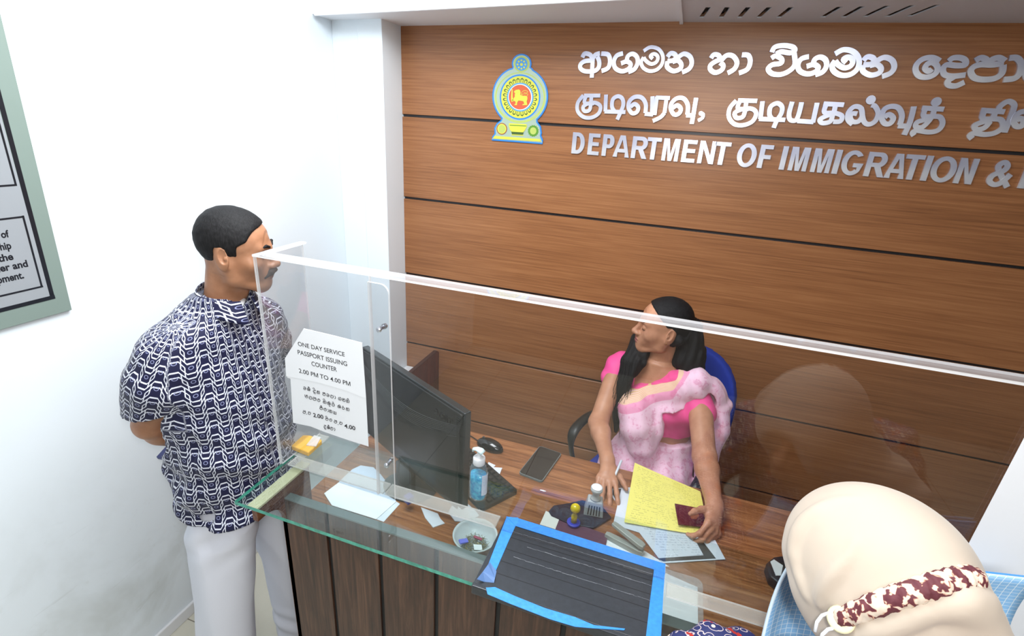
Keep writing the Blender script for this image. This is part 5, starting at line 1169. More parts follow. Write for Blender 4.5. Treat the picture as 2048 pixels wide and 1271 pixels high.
# ------------------------------------------------------------------ the standing man
man = thing('person', 'standing man in navy-and-white patterned shirt, hands behind his back', 'person', (-1.18, 0.95, 0.0))
HM = aim((0.84, 0.52, -0.10), 0.03); HO = (-1.095, 1.0, 1.597); HS = 0.90
M_skin_m = skin('brown_skin_man', (152, 106, 78), (174, 126, 96))
F = head_shape(male=True); V, Q = F.mesh(); idx_h = lip_index(V, Q); Vh = place(V*HS, HM, HO)
F = Field((-1.48, 0.60, 0.86), (-0.98, 1.36, 1.52), 0.0055)
F.loft([(0.86, -1.165, 0.955, 0.10, 0.15), (1.1, -1.17, 0.955, 0.11, 0.155), (1.3, -1.18, 0.96, 0.09, 0.14), (1.40, -1.16, 0.965, 0.06, 0.08), (1.47, -1.14, 0.975, 0.055, 0.06)], 0)
F.chain([(-1.17, 0.83, 1.33), (-1.278, 0.812, 1.125), (-1.335, 0.93, 0.995)], [0.042, 0.043, 0.029], 0.02)
F.cone((-1.290, 0.845, 1.080), (-1.325, 0.90, 1.025), 0.043, 0.036, 0.02)
F.chain([(-1.15, 1.10, 1.33), (-1.24, 1.20, 1.12), (-1.335, 1.07, 1.00)], [0.050, 0.042, 0.029], 0.02)
body = F.mesh()
F = Field((-1.46, 0.84, 0.88), (-1.26, 1.18, 1.12), 0.0032)
F.cone((-1.330, 0.90, 1.03), (-1.337, 0.945, 0.995), 0.034, 0.027, 0)
hand(F, (-1.338, 0.945, 0.992), (0.0, 0.86, -0.5), (-1.0, 0, 0), 1, 1.0, (0.5, 0.55, 0.6, 0.6), 0.8, 0.5)
F.cone((-1.330, 1.10, 1.03), (-1.345, 1.065, 0.995), 0.034, 0.027, 0.0)
hand(F, (-1.352, 1.06, 0.990), (-0.12, -0.80, -0.55), (1.0, 0, 0), 1, 0.98, (0.4, 0.45, 0.5, 0.5), 0.8, 0.4)
hb = F.mesh()
Vb, Qb = join([(Vh, Q), body, hb]); idx = np.concatenate([idx_h, np.zeros(len(body[1]), int), np.zeros(len(hb[1]), int)])
link_mesh('body', Vb, Qb, [M_skin_m, M_lip_m], man, smooth=True, idx=idx); eyes(HM, HO, man, HS)
# short hair
F = Field((-0.10, -0.13, -0.09), (0.10, 0.11, 0.14), 0.0026)
F.ell((0, -0.012, 0.038), (0.0805, 0.0925, 0.0915), 0); F.ell((0, 0.024, 0.040), (0.070, 0.068, 0.068), 0.03)
def hairline(X, Y, Z):
    zmin = np.interp(Y.ravel(), [-0.12, -0.075, -0.050, -0.040, -0.033, -0.004, -0.001, 0.022, 0.026, 0.048, 0.060, 0.075, 0.10], [-0.085, -0.080, -0.060, -0.030, 0.024, 0.022, -0.020, -0.014, 0.030, 0.046, 0.072, 0.086, 0.095]).reshape(Y.shape)
    return np.maximum(zmin-Z, Y-0.078+5.0*X*X).astype(np.float32)
F.fn(lambda X, Y, Z: hairline(X, Y, Z)+0*X, 0.008, 'and'); F.fn(lambda X, Y, Z: 0.0012*waves(X, Y, Z, 4, 260, 9), 0, 'disp')
V, Q = F.mesh(); link_mesh('hair', place(V*HS, HM, HO), Q, M_hair2, man, smooth=True)
F = Field((-0.04, 0.07, -0.085), (0.04, 0.13, -0.03), 0.0018)
for s in (-1, 1): F.chain([(0, 0.108, -0.0490), (s*0.018, 0.1015, -0.0535), (s*0.032, 0.088, -0.066)], [0.0080, 0.0088, 0.0045], 0.004)
F.fn(lambda X, Y, Z: 0.0009*waves(X, Y, Z, 9, 700), 0, 'disp'); V, Q = F.mesh(); link_mesh('moustache', place(V*HS, HM, HO), Q, M_hair2, man, smooth=True)
for s in (-1, 1):
    F = Field((min(s*0.012, s*0.058), 0.06, 0.005), (max(s*0.012, s*0.058), 0.115, 0.05), 0.0018); F.chain([(s*0.016, 0.0975, 0.0245), (s*0.034, 0.0935, 0.031), (s*0.050, 0.078, 0.025)], [0.0042, 0.0044, 0.0025], 0.002)
    V, Q = F.mesh(); link_mesh('eyebrow', place(V*HS, HM, HO), Q, M_hair2, man, smooth=True)
# shirt with printed chain pattern
def shirt_mat():
    t = NT('navy_shirt_print'); U, V, _ = t.xyz(t.coord('UV'))
    u = U*(1/0.054); v = V*(1/0.039)
    tri = ((u.frac()-0.5).abs()*2.0); trap = ((tri-0.5)*2.0).max(-0.5).min(0.5)*0.62
    def line(e, w): return ((e.frac()-0.5).abs()).lt(w)
    cen = ((u*2.0+0.5).frac()-0.5).abs()          # 0.5 on the slopes, 0 on the flats
    a = line(v+trap, 0.052)
    b2 = line(v+trap+0.34, 0.045)*tri.lt(0.62)
    c2 = line(v+trap-0.34, 0.045)*tri.gt(0.38)
    ph = (v+trap+0.5).frac()
    vert = (tri-0.62).abs().lt(0.035)*ph.gt(0.0)*ph.lt(0.68) ; vert = vert.max((tri-0.38).abs().lt(0.035)*ph.gt(0.32))
    # small ring in every cell
    cu = (u.frac()-0.5)*0.054; cv = ((v+0.10).frac()-0.5)*0.039; r = t.math('SQRT', cu*cu+cv*cv); ringm = (r-0.0042).abs().lt(0.0008)
    cu2 = ((u+0.5).frac()-0.5)*0.054; cv2 = ((v+0.60).frac()-0.5)*0.039; r2 = t.math('SQRT', cu2*cu2+cv2*cv2); ring2 = (r2-0.0042).abs().lt(0.0008)
    m = a.max(b2).max(c2).max(vert)
    c = t.mix(m, lin(22, 24, 58), lin(216, 220, 232)); c = t.mix(ringm.max(ring2)*0.8, c, lin(150, 156, 196))
    t.bump(t.noise(t.coord(), 700, 2), 0.06, 0.0006)
    return t.set(c, 0.62, 0, 0.25, Sheen_Weight=0.1)
M_shirt = shirt_mat()
F = Field((-1.45, 0.60, 0.80), (-0.95, 1.38, 1.52), 0.0050)
TR = [(0.835, -1.150, 0.960, 0.150, 0.184), (0.93, -1.160, 0.955, 0.148, 0.178), (1.06, -1.158, 0.955, 0.150, 0.176), (1.2, -1.172, 0.955, 0.142, 0.182), (1.31, -1.178, 0.960, 0.128, 0.195), (1.385, -1.172, 0.965, 0.110, 0.185), (1.43, -1.155, 0.968, 0.088, 0.13), (1.462, -1.145, 0.972, 0.072, 0.088), (1.482, -1.138, 0.975, 0.066, 0.072)]
F.loft(TR, 0, p=2.2)
F.chain([(-1.165, 0.835, 1.350), (-1.182, 0.795, 1.29), (-1.222, 0.798, 1.19)], [0.072, 0.075, 0.078], 0.04)
F.chain([(-1.15, 1.10, 1.350), (-1.20, 1.16, 1.25), (-1.24, 1.20, 1.155)], [0.072, 0.080, 0.086], 0.035)
def cutsl(X, Y, Z):   # sleeves end in an open hem
    a = np.maximum((Z-1.196)-0.16*(X+1.24)-0.10*(Y-0.77), np.maximum(Y-0.885, X+1.10)+0*Z); b_ = np.maximum(Z-1.150, 1.11-Y+0*X)
    inb = np.sqrt(((X+1.17)/0.150)**2+((Y-0.958)/0.185)**2)-1.0
    return np.maximum(np.minimum(a, b_), (-inb*0.15)).astype(np.float32)
F.fn(cutsl, 0.0, 'cut')
F.cone((-1.27, 0.80, 1.08), (-1.205, 0.796, 1.25), 0.071, 0.060, 0.0, 'cut'); F.cone((-1.27, 1.215, 1.06), (-1.215, 1.18, 1.20), 0.072, 0.066, 0.0, 'cut')
F.loft([(0.80, -1.150, 0.960, 0.134, 0.168), (0.865, -1.158, 0.956, 0.126, 0.158)], 0, 'cut')
F.cone((-1.135, 0.975, 1.42), (-1.11, 0.99, 1.56), 0.050, 0.066, 0.0, 'cut')
def folds(X, Y, Z):
    g = np.exp(-((Z-0.95)/0.14)**2)*0.0055+0.0022; h = np.exp(-(((X+1.27)/0.07)**2+((Y-0.83)/0.06)**2+((Z-1.2)/0.12)**2))*0.007
    return (g*np.sin(Z*62+X*18+2.2*np.sin(Y*14)+1.5*np.sin(X*22+Z*9))*0.8+g*0.7*np.sin(Z*28-X*40+Y*26)+h*np.sin(Z*80+X*60)).astype(np.float32)
F.fn(folds, 0, 'disp')
V, Q = F.mesh(); V = relax(V, Q, 1)
rs_ = np.array([r[0] for r in sorted(TR)])
ds = np.hypot(V[:, 0]+1.25, V[:, 1]-0.775)-0.02; slR = (V[:, 1] < 0.845-0.20*np.clip(1.38-V[:, 2], 0, 0.25)+0.02) & (V[:, 2] > 1.16) & (V[:, 0] < -1.11); slL = (V[:, 1] > 1.135) & (V[:, 2] > 1.10)
TRs = sorted(TR); zt = np.array([r[0] for r in TRs]); bt = np.array([(r[3]+r[4])/2 for r in TRs]); sl_ = np.concatenate([[0], np.cumsum(np.hypot(np.diff(zt), np.diff(bt)))])
th = np.arctan2(V[:, 1]-0.958, V[:, 0]+1.16); uu = (((th+2.4) % (2*math.pi))*0.165); vv = np.interp(V[:, 2], zt, sl_)
def tubeuv(V, a, b, r, ref):
    a, b = np.array(a), np.array(b); d = (b-a)/np.linalg.norm(b-a); e1 = np.array(ref)-d*np.dot(ref, d); e1 /= np.linalg.norm(e1); e2 = np.cross(d, e1)
    q = V-a; s_ = q@d; x, y = q@e1, q@e2; rad = np.hypot(x, y); ang = np.arctan2(y, x)
    return ang*r+0.5, -np.where(s_ > 0, s_, -r*np.arctan2(-s_, rad))+1.0
ur, vr = tubeuv(V, (-1.165, 0.82, 1.36), (-1.245, 0.793, 1.15), 0.080, (0.2, -1.0, 0)); uu = np.where(slR, ur, uu); vv = np.where(slR, vr, vv)
ul_, vl_ = tubeuv(V, (-1.15, 1.11, 1.36), (-1.24, 1.19, 1.15), 0.080, (0.7, 0.7, 0)); uu = np.where(slL, ul_, uu); vv = np.where(slL, vl_, vv)
link_mesh('shirt', V, Q, M_shirt, man, smooth=True, uv=np.stack([uu, vv], 1))
# collar, placket, pocket pen-free front
b = MB()
def coll(s):
    P = []
    for k in range(9):
        a = math.radians(180-s*k*20.5); P.append((math.cos(a), math.sin(a)))
    def fn(u, v):
        i = u*8; k = int(min(7, i)); f = i-k; cx = P[k][0]*(1-f)+P[k+1][0]*f; cy = P[k][1]*(1-f)+P[k+1][1]*f
        r = 0.062+0.014*v+0.006*v*u*u; z = 1.500-0.028*u-v*(0.034+0.030*u**3)
        return (-1.130+cx*r+0.014*u+0.010*v*u, 0.978+cy*(r*1.04), z)
    return fn
for s in (1, -1):
    b = MB(); fn = coll(s); b.grid((lambda u, v, fn=fn: fn(u, v)) if s == -1 else (lambda u, v, fn=fn: fn(u, 1-v)), 20, 5, thick=0.003); o = b.build('collar', M_shirt, man, smooth=True)
    ul = o.data.uv_layers.new(name='UVMap')
    for l in o.data.loops: co = o.data.vertices[l.vertex_index].co; ul.data[l.index].uv = (math.atan2(co.y, co.x+0.05)*0.08, co.z*1.2)
for k, zz in enumerate((1.36, 1.28, 1.20, 1.12, 1.04, 0.96)):
    r_ = np.interp(zz, rs_, [x[3] for x in sorted(TR)]); cx = np.interp(zz, rs_, [x[1] for x in sorted(TR)])
    b = MB(); b.lathe([(0.005, -0.004), (0.0055, 0.003), (0.004, 0.005)], (cx+r_-0.001, 0.955, zz), 12, axis=(1, 0, 0)); b.build('shirt_button', plain('navy_button', (40, 42, 70), 0.3), man)
b = MB(); b.tube([(-1.075, 0.955, 1.435), (-1.082, 0.975, 1.45), (-1.09, 0.995, 1.46)], 0.014, 10, flat=0.5); b.build('undershirt', M_white, man, smooth=True)
# trousers
F = Field((-1.40, 0.68, 0.02), (-0.94, 1.26, 1.0), 0.0065)
F.loft([(0.80, -1.160, 0.957, 0.115, 0.150), (0.90, -1.165, 0.955, 0.100, 0.140)], 0)
F.loft([(0.06, -1.185, 0.815, 0.098, 0.078), (0.25, -1.180, 0.822, 0.098, 0.080), (0.48, -1.165, 0.840, 0.094, 0.083), (0.74, -1.163, 0.866, 0.110, 0.090), (0.88, -1.160, 0.890, 0.098, 0.078)], 0.03)
F.loft([(0.05, -1.135, 1.095, 0.098, 0.078), (0.25, -1.135, 1.090, 0.094, 0.078), (0.48, -1.130, 1.075, 0.092, 0.082), (0.72, -1.155, 1.050, 0.106, 0.090), (0.88, -1.160, 1.025, 0.098, 0.080)], 0.03)
def tf(X, Y, Z): return (0.0035*np.abs(np.sin(Z*11+X*30+2*np.sin(Z*5+Y*9)))+0.003*np.sin(X*45+Z*5+Y*12)+np.exp(-((Z-0.78)/0.08)**2)*0.004*np.sin(Z*60-X*50)+np.exp(-((Z-0.15)/0.08)**2)*0.005*np.sin(Z*75+X*22)).astype(np.float32)
F.fn(tf, 0, 'disp'); V, Q = F.mesh(); V = relax(V, Q, 1); M_trs = plain('white_trouser_cloth', (220, 223, 234), 0.7, bump=0.1, bscale=500); link_mesh('trousers', V, Q, M_trs, man, smooth=True)
def shoe(par, cx, cy, yaw, mat, L=0.145, name='shoe'):
    F = Field((-0.08, -0.16, -0.01), (0.08, 0.20, 0.13), 0.0045)
    F.chain([(0, -0.085, 0.040), (0, 0.02, 0.038), (0.004, 0.105, 0.032), (0.006, 0.150, 0.026)], [0.037, 0.040, 0.043, 0.028], 0.03); F.cone((0, -0.06, 0.05), (0, -0.055, 0.11), 0.038, 0.038, 0.03)
    F.plane((0, 0, 0.010), (0, 0, -1), 0.003); V, Q = F.mesh(); R = rotm(yaw); o = link_mesh(name, place(V, R, (cx, cy, 0)), Q, mat, par, smooth=True)
    b = MB(); M = Mat((cx, cy, 0), R[:, 0], R[:, 1], R[:, 2]); b.prism([(0.036*math.sin(a)*(1+0.12*math.cos(a))+0.003, 0.030+0.142*math.cos(a)) for a in [2*math.pi*k/28 for k in range(28)]][::-1], 0.0008, 0.012, M=M); b.build('sole', M_black, o); return o
M_shoe = plain('polished_brown_leather', (84, 30, 22), 0.12, 0, 0.8)
shoe(man, -1.10, 1.095, -math.pi/2+0.05, M_shoe); shoe(man, -1.15, 0.815, -math.pi/2-0.1, M_shoe)
bk_ = thing('notebook', 'slim dark blue notebook held by the standing man behind his back', 'book', (-1.39, 0.92, 0.96))
_bx = Vector((-0.12, 0.93, 0.30)).normalized(); _bz = Vector((0.0, -0.30, 0.95)); _bz = (_bz-_bx*_bz.dot(_bx)).normalized(); BM = Mat((-1.352, 0.93, 0.962), _bx, _bz.cross(_bx), _bz)
b = MB(); b.box((-0.062, -0.03, -0.006), (0.08, 0.03, 0.006), M=BM); b.build('cover', plain('navy_cover', (44, 52, 110), 0.4), bk_, bevel=0.002)

# ------------------------------------------------------------------ the seated clerk in a sari
M_skin_w = skin('brown_skin_woman', (172, 120, 92), (192, 140, 110))
clk = thing('person', 'seated woman clerk in a pink sari behind the screen, long black hair, head turned left', 'person', (0.05, 1.95, 0.0))
WM = aim((-0.955, -0.24, 0.02), -0.08); WO = (0.022, 1.935, 1.243); WSC = 0.97
F = head_shape(male=False, eyes_closed=True); V, Q = F.mesh(); idx_h = lip_index(V, Q); Vh = place(V*WSC, WM, WO)
F = Field((-0.20, 1.72, 0.60), (0.30, 2.12, 1.17), 0.0045)
TW = [(0.62, 0.075, 1.975, 0.150, 0.105), (0.72, 0.075, 1.96, 0.128, 0.090), (0.80, 0.070, 1.95, 0.132, 0.088), (0.90, 0.060, 1.938, 0.150, 0.100), (1.0, 0.045, 1.94, 0.160, 0.085), (1.05, 0.035, 1.943, 0.135, 0.068), (1.09, 0.030, 1.945, 0.07, 0.055)]
F.loft(TW, 0, rot=-0.2); F.cone((0.03, 1.945, 1.06), (0.028, 1.94, 1.15), 0.052, 0.045, 0.04)
tor = F.mesh()
def arm(sh, el, wr, r=(0.048, 0.040, 0.025), lo=None, hi=None):
    P = [np.array(p) for p in (sh, el, wr)]; lo = np.min(P, 0)-0.20; hi = np.max(P, 0)+0.13
    F = Field(lo, hi, 0.0034); F.cone(sh, el, r[0], r[1], 0); m = P[1]*0.72+P[2]*0.28; F.cone(tuple(P[1]), tuple(m), r[1], r[1]*0.98, 0.02); F.cone(tuple(m), wr, r[1]*0.97, r[2], 0.02); return F
FR = arm((-0.130, 1.955, 1.020), (-0.160, 1.740, 0.870), (-0.093, 1.560, 0.838), (0.044, 0.036, 0.0245))
tipsR = hand(FR, (-0.090, 1.548, 0.833), (0.16, -0.96, -0.22), (0.05, -0.15, -1), 1, 0.98, (0.22, 0.24, 0.26, 0.24), 0.75, 0.15, 0.10); aR = FR.mesh()
FL = arm((0.205, 1.895, 0.975), (0.240, 1.680, 0.865), (0.272, 1.470, 0.832), (0.048, 0.040, 0.026))
tipsL = hand(FL, (0.274, 1.455, 0.828), (-0.10, -0.93, -0.20), (-0.75, 0.0, -0.65), -1, 0.98, (0.75, 0.8, 0.85, 0.85), 0.9, 0.3, 0.02); aL = FL.mesh()
Vb, Qb = join([(Vh, Q), tor, aR, aL]); idx = np.concatenate([idx_h, np.zeros(len(tor[1])+len(aR[1])+len(aL[1]), int)])
link_mesh('body', Vb, Qb, [M_skin_w, M_lip_w], clk, smooth=True, idx=idx)
for s in (-1, 1):
    F = Field((min(s*0.012, s*0.056), 0.06, 0.005), (max(s*0.012, s*0.056), 0.112, 0.05), 0.0016); F.chain([(s*0.014, 0.0965, 0.0230), (s*0.032, 0.0925, 0.0290), (s*0.048, 0.078, 0.024)], [0.0022, 0.0026, 0.0014], 0.002)
    V, Q = F.mesh(); link_mesh('eyebrow', place(V*WSC, WM, WO), Q, M_hair, clk, smooth=True)
    P = place(np.array([[s*(0.031+0.0125*math.cos(a)), 0.0915-0.010*abs(math.cos(a))**2, -0.0035-0.0025*math.sin(a)] for a in [math.pi*k/8 for k in range(9)]])*WSC, WM, WO); b = MB(); b.tube([tuple(p) for p in P], 0.0009, 6); b.build('eyelash', M_hair, clk)
    p = place(np.array([[s*0.0835, -0.001, -0.0345]])*WSC, WM, WO)[0]; b = MB(); b.lathe([(0.001, -0.0025), (0.003, -0.001), (0.003, 0.001), (0.001, 0.0025)], p, 12); b.build('gold_earring', plain('gold_stud', (214, 176, 92), 0.2, 0.9), clk)
# hair: parted cap, clip, long loose lengths
F = Field((-0.11, -0.16, -0.14), (0.11, 0.11, 0.14), 0.0027)
F.ell((0, -0.014, 0.040), (0.081, 0.098, 0.090), 0); F.ell((0, 0.024, 0.040), (0.070, 0.062, 0.066), 0.03); F.ell((0, -0.070, -0.035), (0.060, 0.050, 0.070), 0.04)
def hl(X, Y, Z):
    front = np.maximum((Y-0.078)+5.5*X*X+0.16*np.exp(-(X/0.010)**2)*0.05, (0.030+1.05*np.maximum(Y-0.006, 0))-Z)
    side = np.maximum(Y+0.012, np.maximum(-0.125-Z, 0.018-Z-2.2*np.maximum(-Y-0.020, 0)))
    return np.minimum(front, side).astype(np.float32)
F.fn(lambda X, Y, Z: hl(X, Y, Z)+0*X, 0.008, 'and'); F.ell((0, 0.03, 0.132), (0.0025, 0.07, 0.008), 0.004, 'cut')
F.fn(lambda X, Y, Z: 0.0010*waves(X, Y*0.3, Z, 14, 300), 0, 'disp'); V, Q = F.mesh(); cap = (place(V*WSC, WM, WO), Q)
F = Field((-0.24, 1.72, 0.70), (0.30, 2.16, 1.30), 0.0045)
def wl(l): return tuple(place(np.array([l])*WSC, WM, WO)[0])
F.chain([wl((0.0, -0.095, 0.0)), (0.150, 1.955, 1.15), (0.165, 1.97, 1.06), (0.185, 2.00, 0.95)], [0.056, 0.046, 0.044, 0.034], 0.03)      # falls behind her left shoulder
F.chain([wl((0.0, -0.095, -0.06)), (0.12, 1.93, 1.12), (0.15, 1.91, 1.065)], [0.034, 0.046, 0.030], 0.05)
F.chain([wl((-0.060, -0.050, -0.02)), (-0.060, 1.955, 1.16), (-0.085, 1.905, 1.08), (-0.092, 1.855, 1.00), (-0.098, 1.835, 0.90), (-0.090, 1.83, 0.80)], [0.026, 0.034, 0.034, 0.028, 0.022, 0.010], 0.02)
F.chain([(-0.03, 1.955, 1.15), (-0.045, 1.885, 1.10), (-0.08, 1.85, 1.03)], [0.026, 0.026, 0.018], 0.02)
F.fn(lambda X, Y, Z: (0.0022*np.sin(150*X+80*Y+7*np.sin(9*Z))+0.0015*np.sin(260*X-190*Y+6*Z)).astype(np.float32), 0, 'disp'); lng = F.mesh()
Vb, Qb = join([cap, lng]); link_mesh('hair', Vb, Qb, M_hair, clk, smooth=True)
r = random.Random(5); b = MB()
for k in range(26):
    x0, y0, z0 = -0.085+r.uniform(-0.035, 0.03), 1.885+r.uniform(-0.03, 0.0), 1.10; x1 = x0+r.uniform(-0.03, 0.02); z1 = r.uniform(0.76, 0.92)
    b.tube([(x0, y0, z0), (x0+r.uniform(-0.02, 0.01), y0-0.05, (z0+z1)/2+0.04), (x1-0.01, y0-0.07, (z0+z1)/2-0.05), (x1, 1.825, z1)], 0.0007, 4)
o = b.build('loose_strands', M_hair, clk); o['kind'] = 'stuff'
b = MB(); c = wl((0.052, -0.118, 0.0))
for k in range(12):
    a = k*math.pi/6; d = Vector((0.15, math.cos(a), math.sin(a)))*0.024; b.tube([Vector(c), Vector(c)+d*0.6+Vector((0.008, -0.01, 0)), Vector(c)+d+Vector((0.002, -0.012, 0))], [0.003, 0.004, 0.002], 6)
b.build('hair_clip', plain('dark_green_clip', (30, 48, 48), 0.25, 0.3), clk, smooth=True)
# blouse
M_blouse = plain('hot_pink_blouse', (238, 78, 150), 0.6, var=0.04, bscale=12, bump=0.05)
F = Field((-0.24, 1.74, 0.78), (0.34, 2.10, 1.12), 0.0045)
F.loft([(z, x, y, a+0.009, b_+0.009) for z, x, y, a, b_ in TW[:-1]+[(1.078, 0.032, 1.945, 0.105, 0.060)] if 0.79 < z < 1.08], 0, rot=-0.2); F.ell((0.10, 1.865, 0.915), (0.062, 0.045, 0.052), 0.03); F.ell((-0.03, 1.865, 0.925), (0.058, 0.045, 0.052), 0.03)
F.ell((-0.125, 1.962, 1.030), (0.056, 0.056, 0.050), 0.03); F.chain([(-0.100, 1.965, 1.030), (-0.137, 1.93, 0.985)], [0.058, 0.056], 0.03); F.chain([(0.175, 1.912, 0.995), (0.214, 1.865, 0.942)], [0.062, 0.060], 0.03)
F.plane((0, 0, 0.845), (0, -0.15, -1), 0.004)
F.op(lambda X, Y, Z: np.maximum((0.985-0.25*np.abs(X-0.02))-Z, np.maximum(np.abs(X-0.042)-0.097, Y-1.945)).astype(np.float32), (-0.1, 1.7, 0.93), (0.14, 1.96, 1.12), 0.004, 'cut')
F.fn(lambda X, Y, Z: 0.0018*np.sin(90*X+60*Z+20*Y).astype(np.float32), 0, 'disp')
V, Q = F.mesh(); 
# trim sleeve ends square to the arm
link_mesh('blouse', V, Q, M_blouse, clk, smooth=True)
# sari
def sari_mat():
    t = NT('pink_printed_sari'); co = t.coord(); E = E_(t, t.node('ShaderNodeAttribute', attribute_name='edge').outputs['Fac'])
    v = t.noise(co, 26, 6, 0.7, 1.2); w = t.noise(t.mapping(co, (1, 1, 0.6)), 60, 4, 0.7)
    c = t.ramp(v*0.6+w*0.4, [(0.40, lin(244, 206, 226)), (0.52, lin(242, 200, 222)), (0.58, lin(226, 156, 188)), (0.63, lin(244, 206, 226))])
    s = E*1000.0
    pinkb = s.lt(9.0); gold = s.gt(9.0)*s.lt(42.0)*((s*0.22).frac().lt(0.42)); cream = s.gt(9.0)*s.lt(42.0); band = s.gt(42.0)*s.lt(80.0)
    c = t.mix(band*0.55, c, lin(232, 104, 160)); c = t.mix(cream, c, lin(240, 196, 186)); c = t.mix(gold, c, lin(224, 186, 130)); c = t.mix(pinkb, c, lin(236, 84, 146))
    t.bump(t.noise(co, 500, 2), 0.06, 0.0005)
    return t.set(c, 0.68, 0, 0.25, Sheen_Weight=0.15)
M_sari = sari_mat()
F = Field((-0.26, 1.56, 0.50), (0.42, 2.20, 1.12), 0.0046)
torso = [(z, x, y, a+0.024, b_+0.022) for z, x, y, a, b_ in TW]
F.loft(torso, 0, rot=-0.2); F.ell((0.10, 1.862, 0.915), (0.070, 0.052, 0.060), 0.03); F.ell((-0.03, 1.858, 0.920), (0.070, 0.055, 0.062), 0.03)
# neckline runs from her right ribs up to the left shoulder; keep what is below it and on her right of the front edge
def drape(X, Y, Z):
    neck = Z-(1.012+0.50*(X+0.02))                       # upper border
    neck = np.where(Y > 1.965, Z-1.03-0*X, neck)
    front = np.where(Z < 0.93, (X-0.075)+0*Z, (X-0.075)-3.2*(Z-0.93)); front = np.where(Y > 1.97, -1.0+0*X, front)
    return np.maximum(neck, front).astype(np.float32)
F.fn(drape, 0.004, 'and')
# end of the sari thrown over the left shoulder and hanging behind the arm
F.chain([(0.095, 1.885, 1.035), (0.175, 1.895, 1.050), (0.245, 1.925, 1.005)], [0.045, 0.060, 0.050], 0.03)
F.chain([(0.235, 1.925, 1.01), (0.290, 1.925, 0.955), (0.300, 1.905, 0.86), (0.285, 1.885, 0.74), (0.275, 1.87, 0.62)], [0.046, 0.042, 0.040, 0.036, 0.030], 0.03)
F.chain([(0.03, 1.85, 0.985), (0.13, 1.862, 1.020), (0.20, 1.89, 1.03)], [0.022, 0.032, 0.040], 0.03)
# pleated fall in front and wrapped lap
F.chain([(-0.035, 1.835, 0.92), (-0.01, 1.815, 0.85), (0.015, 1.800, 0.775)], [0.070, 0.075, 0.058], 0.03)
F.chain([(0.065, 1.845, 0.90), (0.060, 1.818, 0.84), (0.055, 1.80, 0.77)], [0.022, 0.025, 0.020], 0.02)
F.loft([(0.50, 0.05, 1.90, 0.20, 0.20), (0.62, 0.06, 1.92, 0.185, 0.165), (0.72, 0.070, 1.945, 0.160, 0.125), (0.765, 0.072, 1.95, 0.150, 0.112)], 0.01, rot=-0.2)
F.chain([(-0.05, 1.90, 0.585), (-0.075, 1.62, 0.60)], [0.095, 0.085], 0.04); F.chain([(0.14, 1.86, 0.585), (0.14, 1.60, 0.60)], [0.095, 0.085], 0.04)
F.cone((0.205, 1.895, 0.975), (0.240, 1.680, 0.865), 0.058, 0.052, 0.006, 'cut')
def sf(X, Y, Z): return (0.0028*np.sin(60*(X*0.45+Z*0.55)+9*np.sin(X*5+Z*4))+0.0022*np.sin(130*(X*0.8+0.25*Z))+0.0055*(0.5-np.abs(np.sin(38*(X*0.75+Z*0.55)+3*np.sin(Z*11))))*(Y < 1.9)*(Z > 0.62)).astype(np.float32)
F.fn(sf, 0, 'disp'); V, Q = F.mesh(); V = relax(V, Q, 1)
edge = (1.012+0.50*(V[:, 0]+0.02))-V[:, 2]; sh = np.clip((V[:, 0]-0.10)/0.06, 0, 1); edge = np.maximum(edge+0.004, 0.0)+sh*(0.10+0.5*np.abs(V[:, 1]-1.87)); edge = np.where((V[:, 1] < 1.95) & (V[:, 2] > 0.86), edge, 1.0)
link_mesh('sari', V, Q, M_sari, clk, smooth=True, attrs={'edge': edge})
# legs below the desk
F = Field((-0.22, 1.42, 0.02), (0.30, 2.0, 0.62), 0.009)
F.loft([(0.06, 0.02, 1.56, 0.17, 0.11), (0.30, 0.03, 1.58, 0.185, 0.12), (0.52, 0.04, 1.66, 0.20, 0.14), (0.60, 0.04, 1.70, 0.19, 0.13)], 0); F.fn(lambda X, Y, Z: 0.008*np.sin(90*X+10*Z+0*Y).astype(np.float32), 0, 'disp')
V, Q = F.mesh(); link_mesh('sari_skirt', V, Q, M_sari, clk, smooth=True, attrs={'edge': np.ones(len(V))})
for s in (-1, 1): shoe(clk, 0.03+s*0.07, 1.53, math.pi+s*0.1, plain('dark_sandal', (50, 34, 30), 0.4), name='sandal')
# pen
pn = thing('pen', 'clear ballpoint pen between the fingers of the seated clerk\'s writing hand', 'pen', (-0.05, 1.45, ZT))
a, c = on_z(1243, 920, 0.865), on_z(1217, 981, ZT+0.012); dd = (a-c)
b = MB(); b.tube([c+dd*0.12, a], 0.0042, 10); b.build('barrel', plain('clear_white_barrel', (206, 214, 226), 0.15), pn, smooth=True)
b = MB(); b.tube([c, c+dd*0.12], [0.0008, 0.0038], 10); b.build('tip', plain('blue_tip', (70, 80, 170), 0.3), pn, smooth=True)

# ------------------------------------------------------------------ the visitor in a headscarf, seen from behind and above
vis = thing('person', 'woman visitor in a cream headscarf seen from above and behind at the lower right', 'person', (0.45, 0.42, 0.0))
def cream():
    t = NT('cream_headscarf'); co = t.coord(); n = t.noise(co, 5, 3); t.bump(t.noise(co, 900, 2), 0.05, 0.0004); return t.set(t.ramp(n, [(0.3, lin(184, 170, 155)), (0.7, lin(194, 181, 166))]), 0.78, 0, 0.2, Sheen_Weight=0.2)
M_scarf = cream(); 
def cp(px, py, d): return tuple(CAM+ray(px, py)*d)      # a place at a given depth from where the photographer stands
F = Field((0.08, 0.20, 1.18), (0.66, 0.90, 1.72), 0.0042)
hc = cp(1765, 1128, 0.70)
VF = Vector((-0.55, 0.78, -0.28)).normalized()
Rv = aim(VF, 0.0)
F.ell(hc, (0.096, 0.112, 0.104), 0.0, R=Rv)
def hv(l): return tuple(place(np.array([l]), Rv, hc)[0])
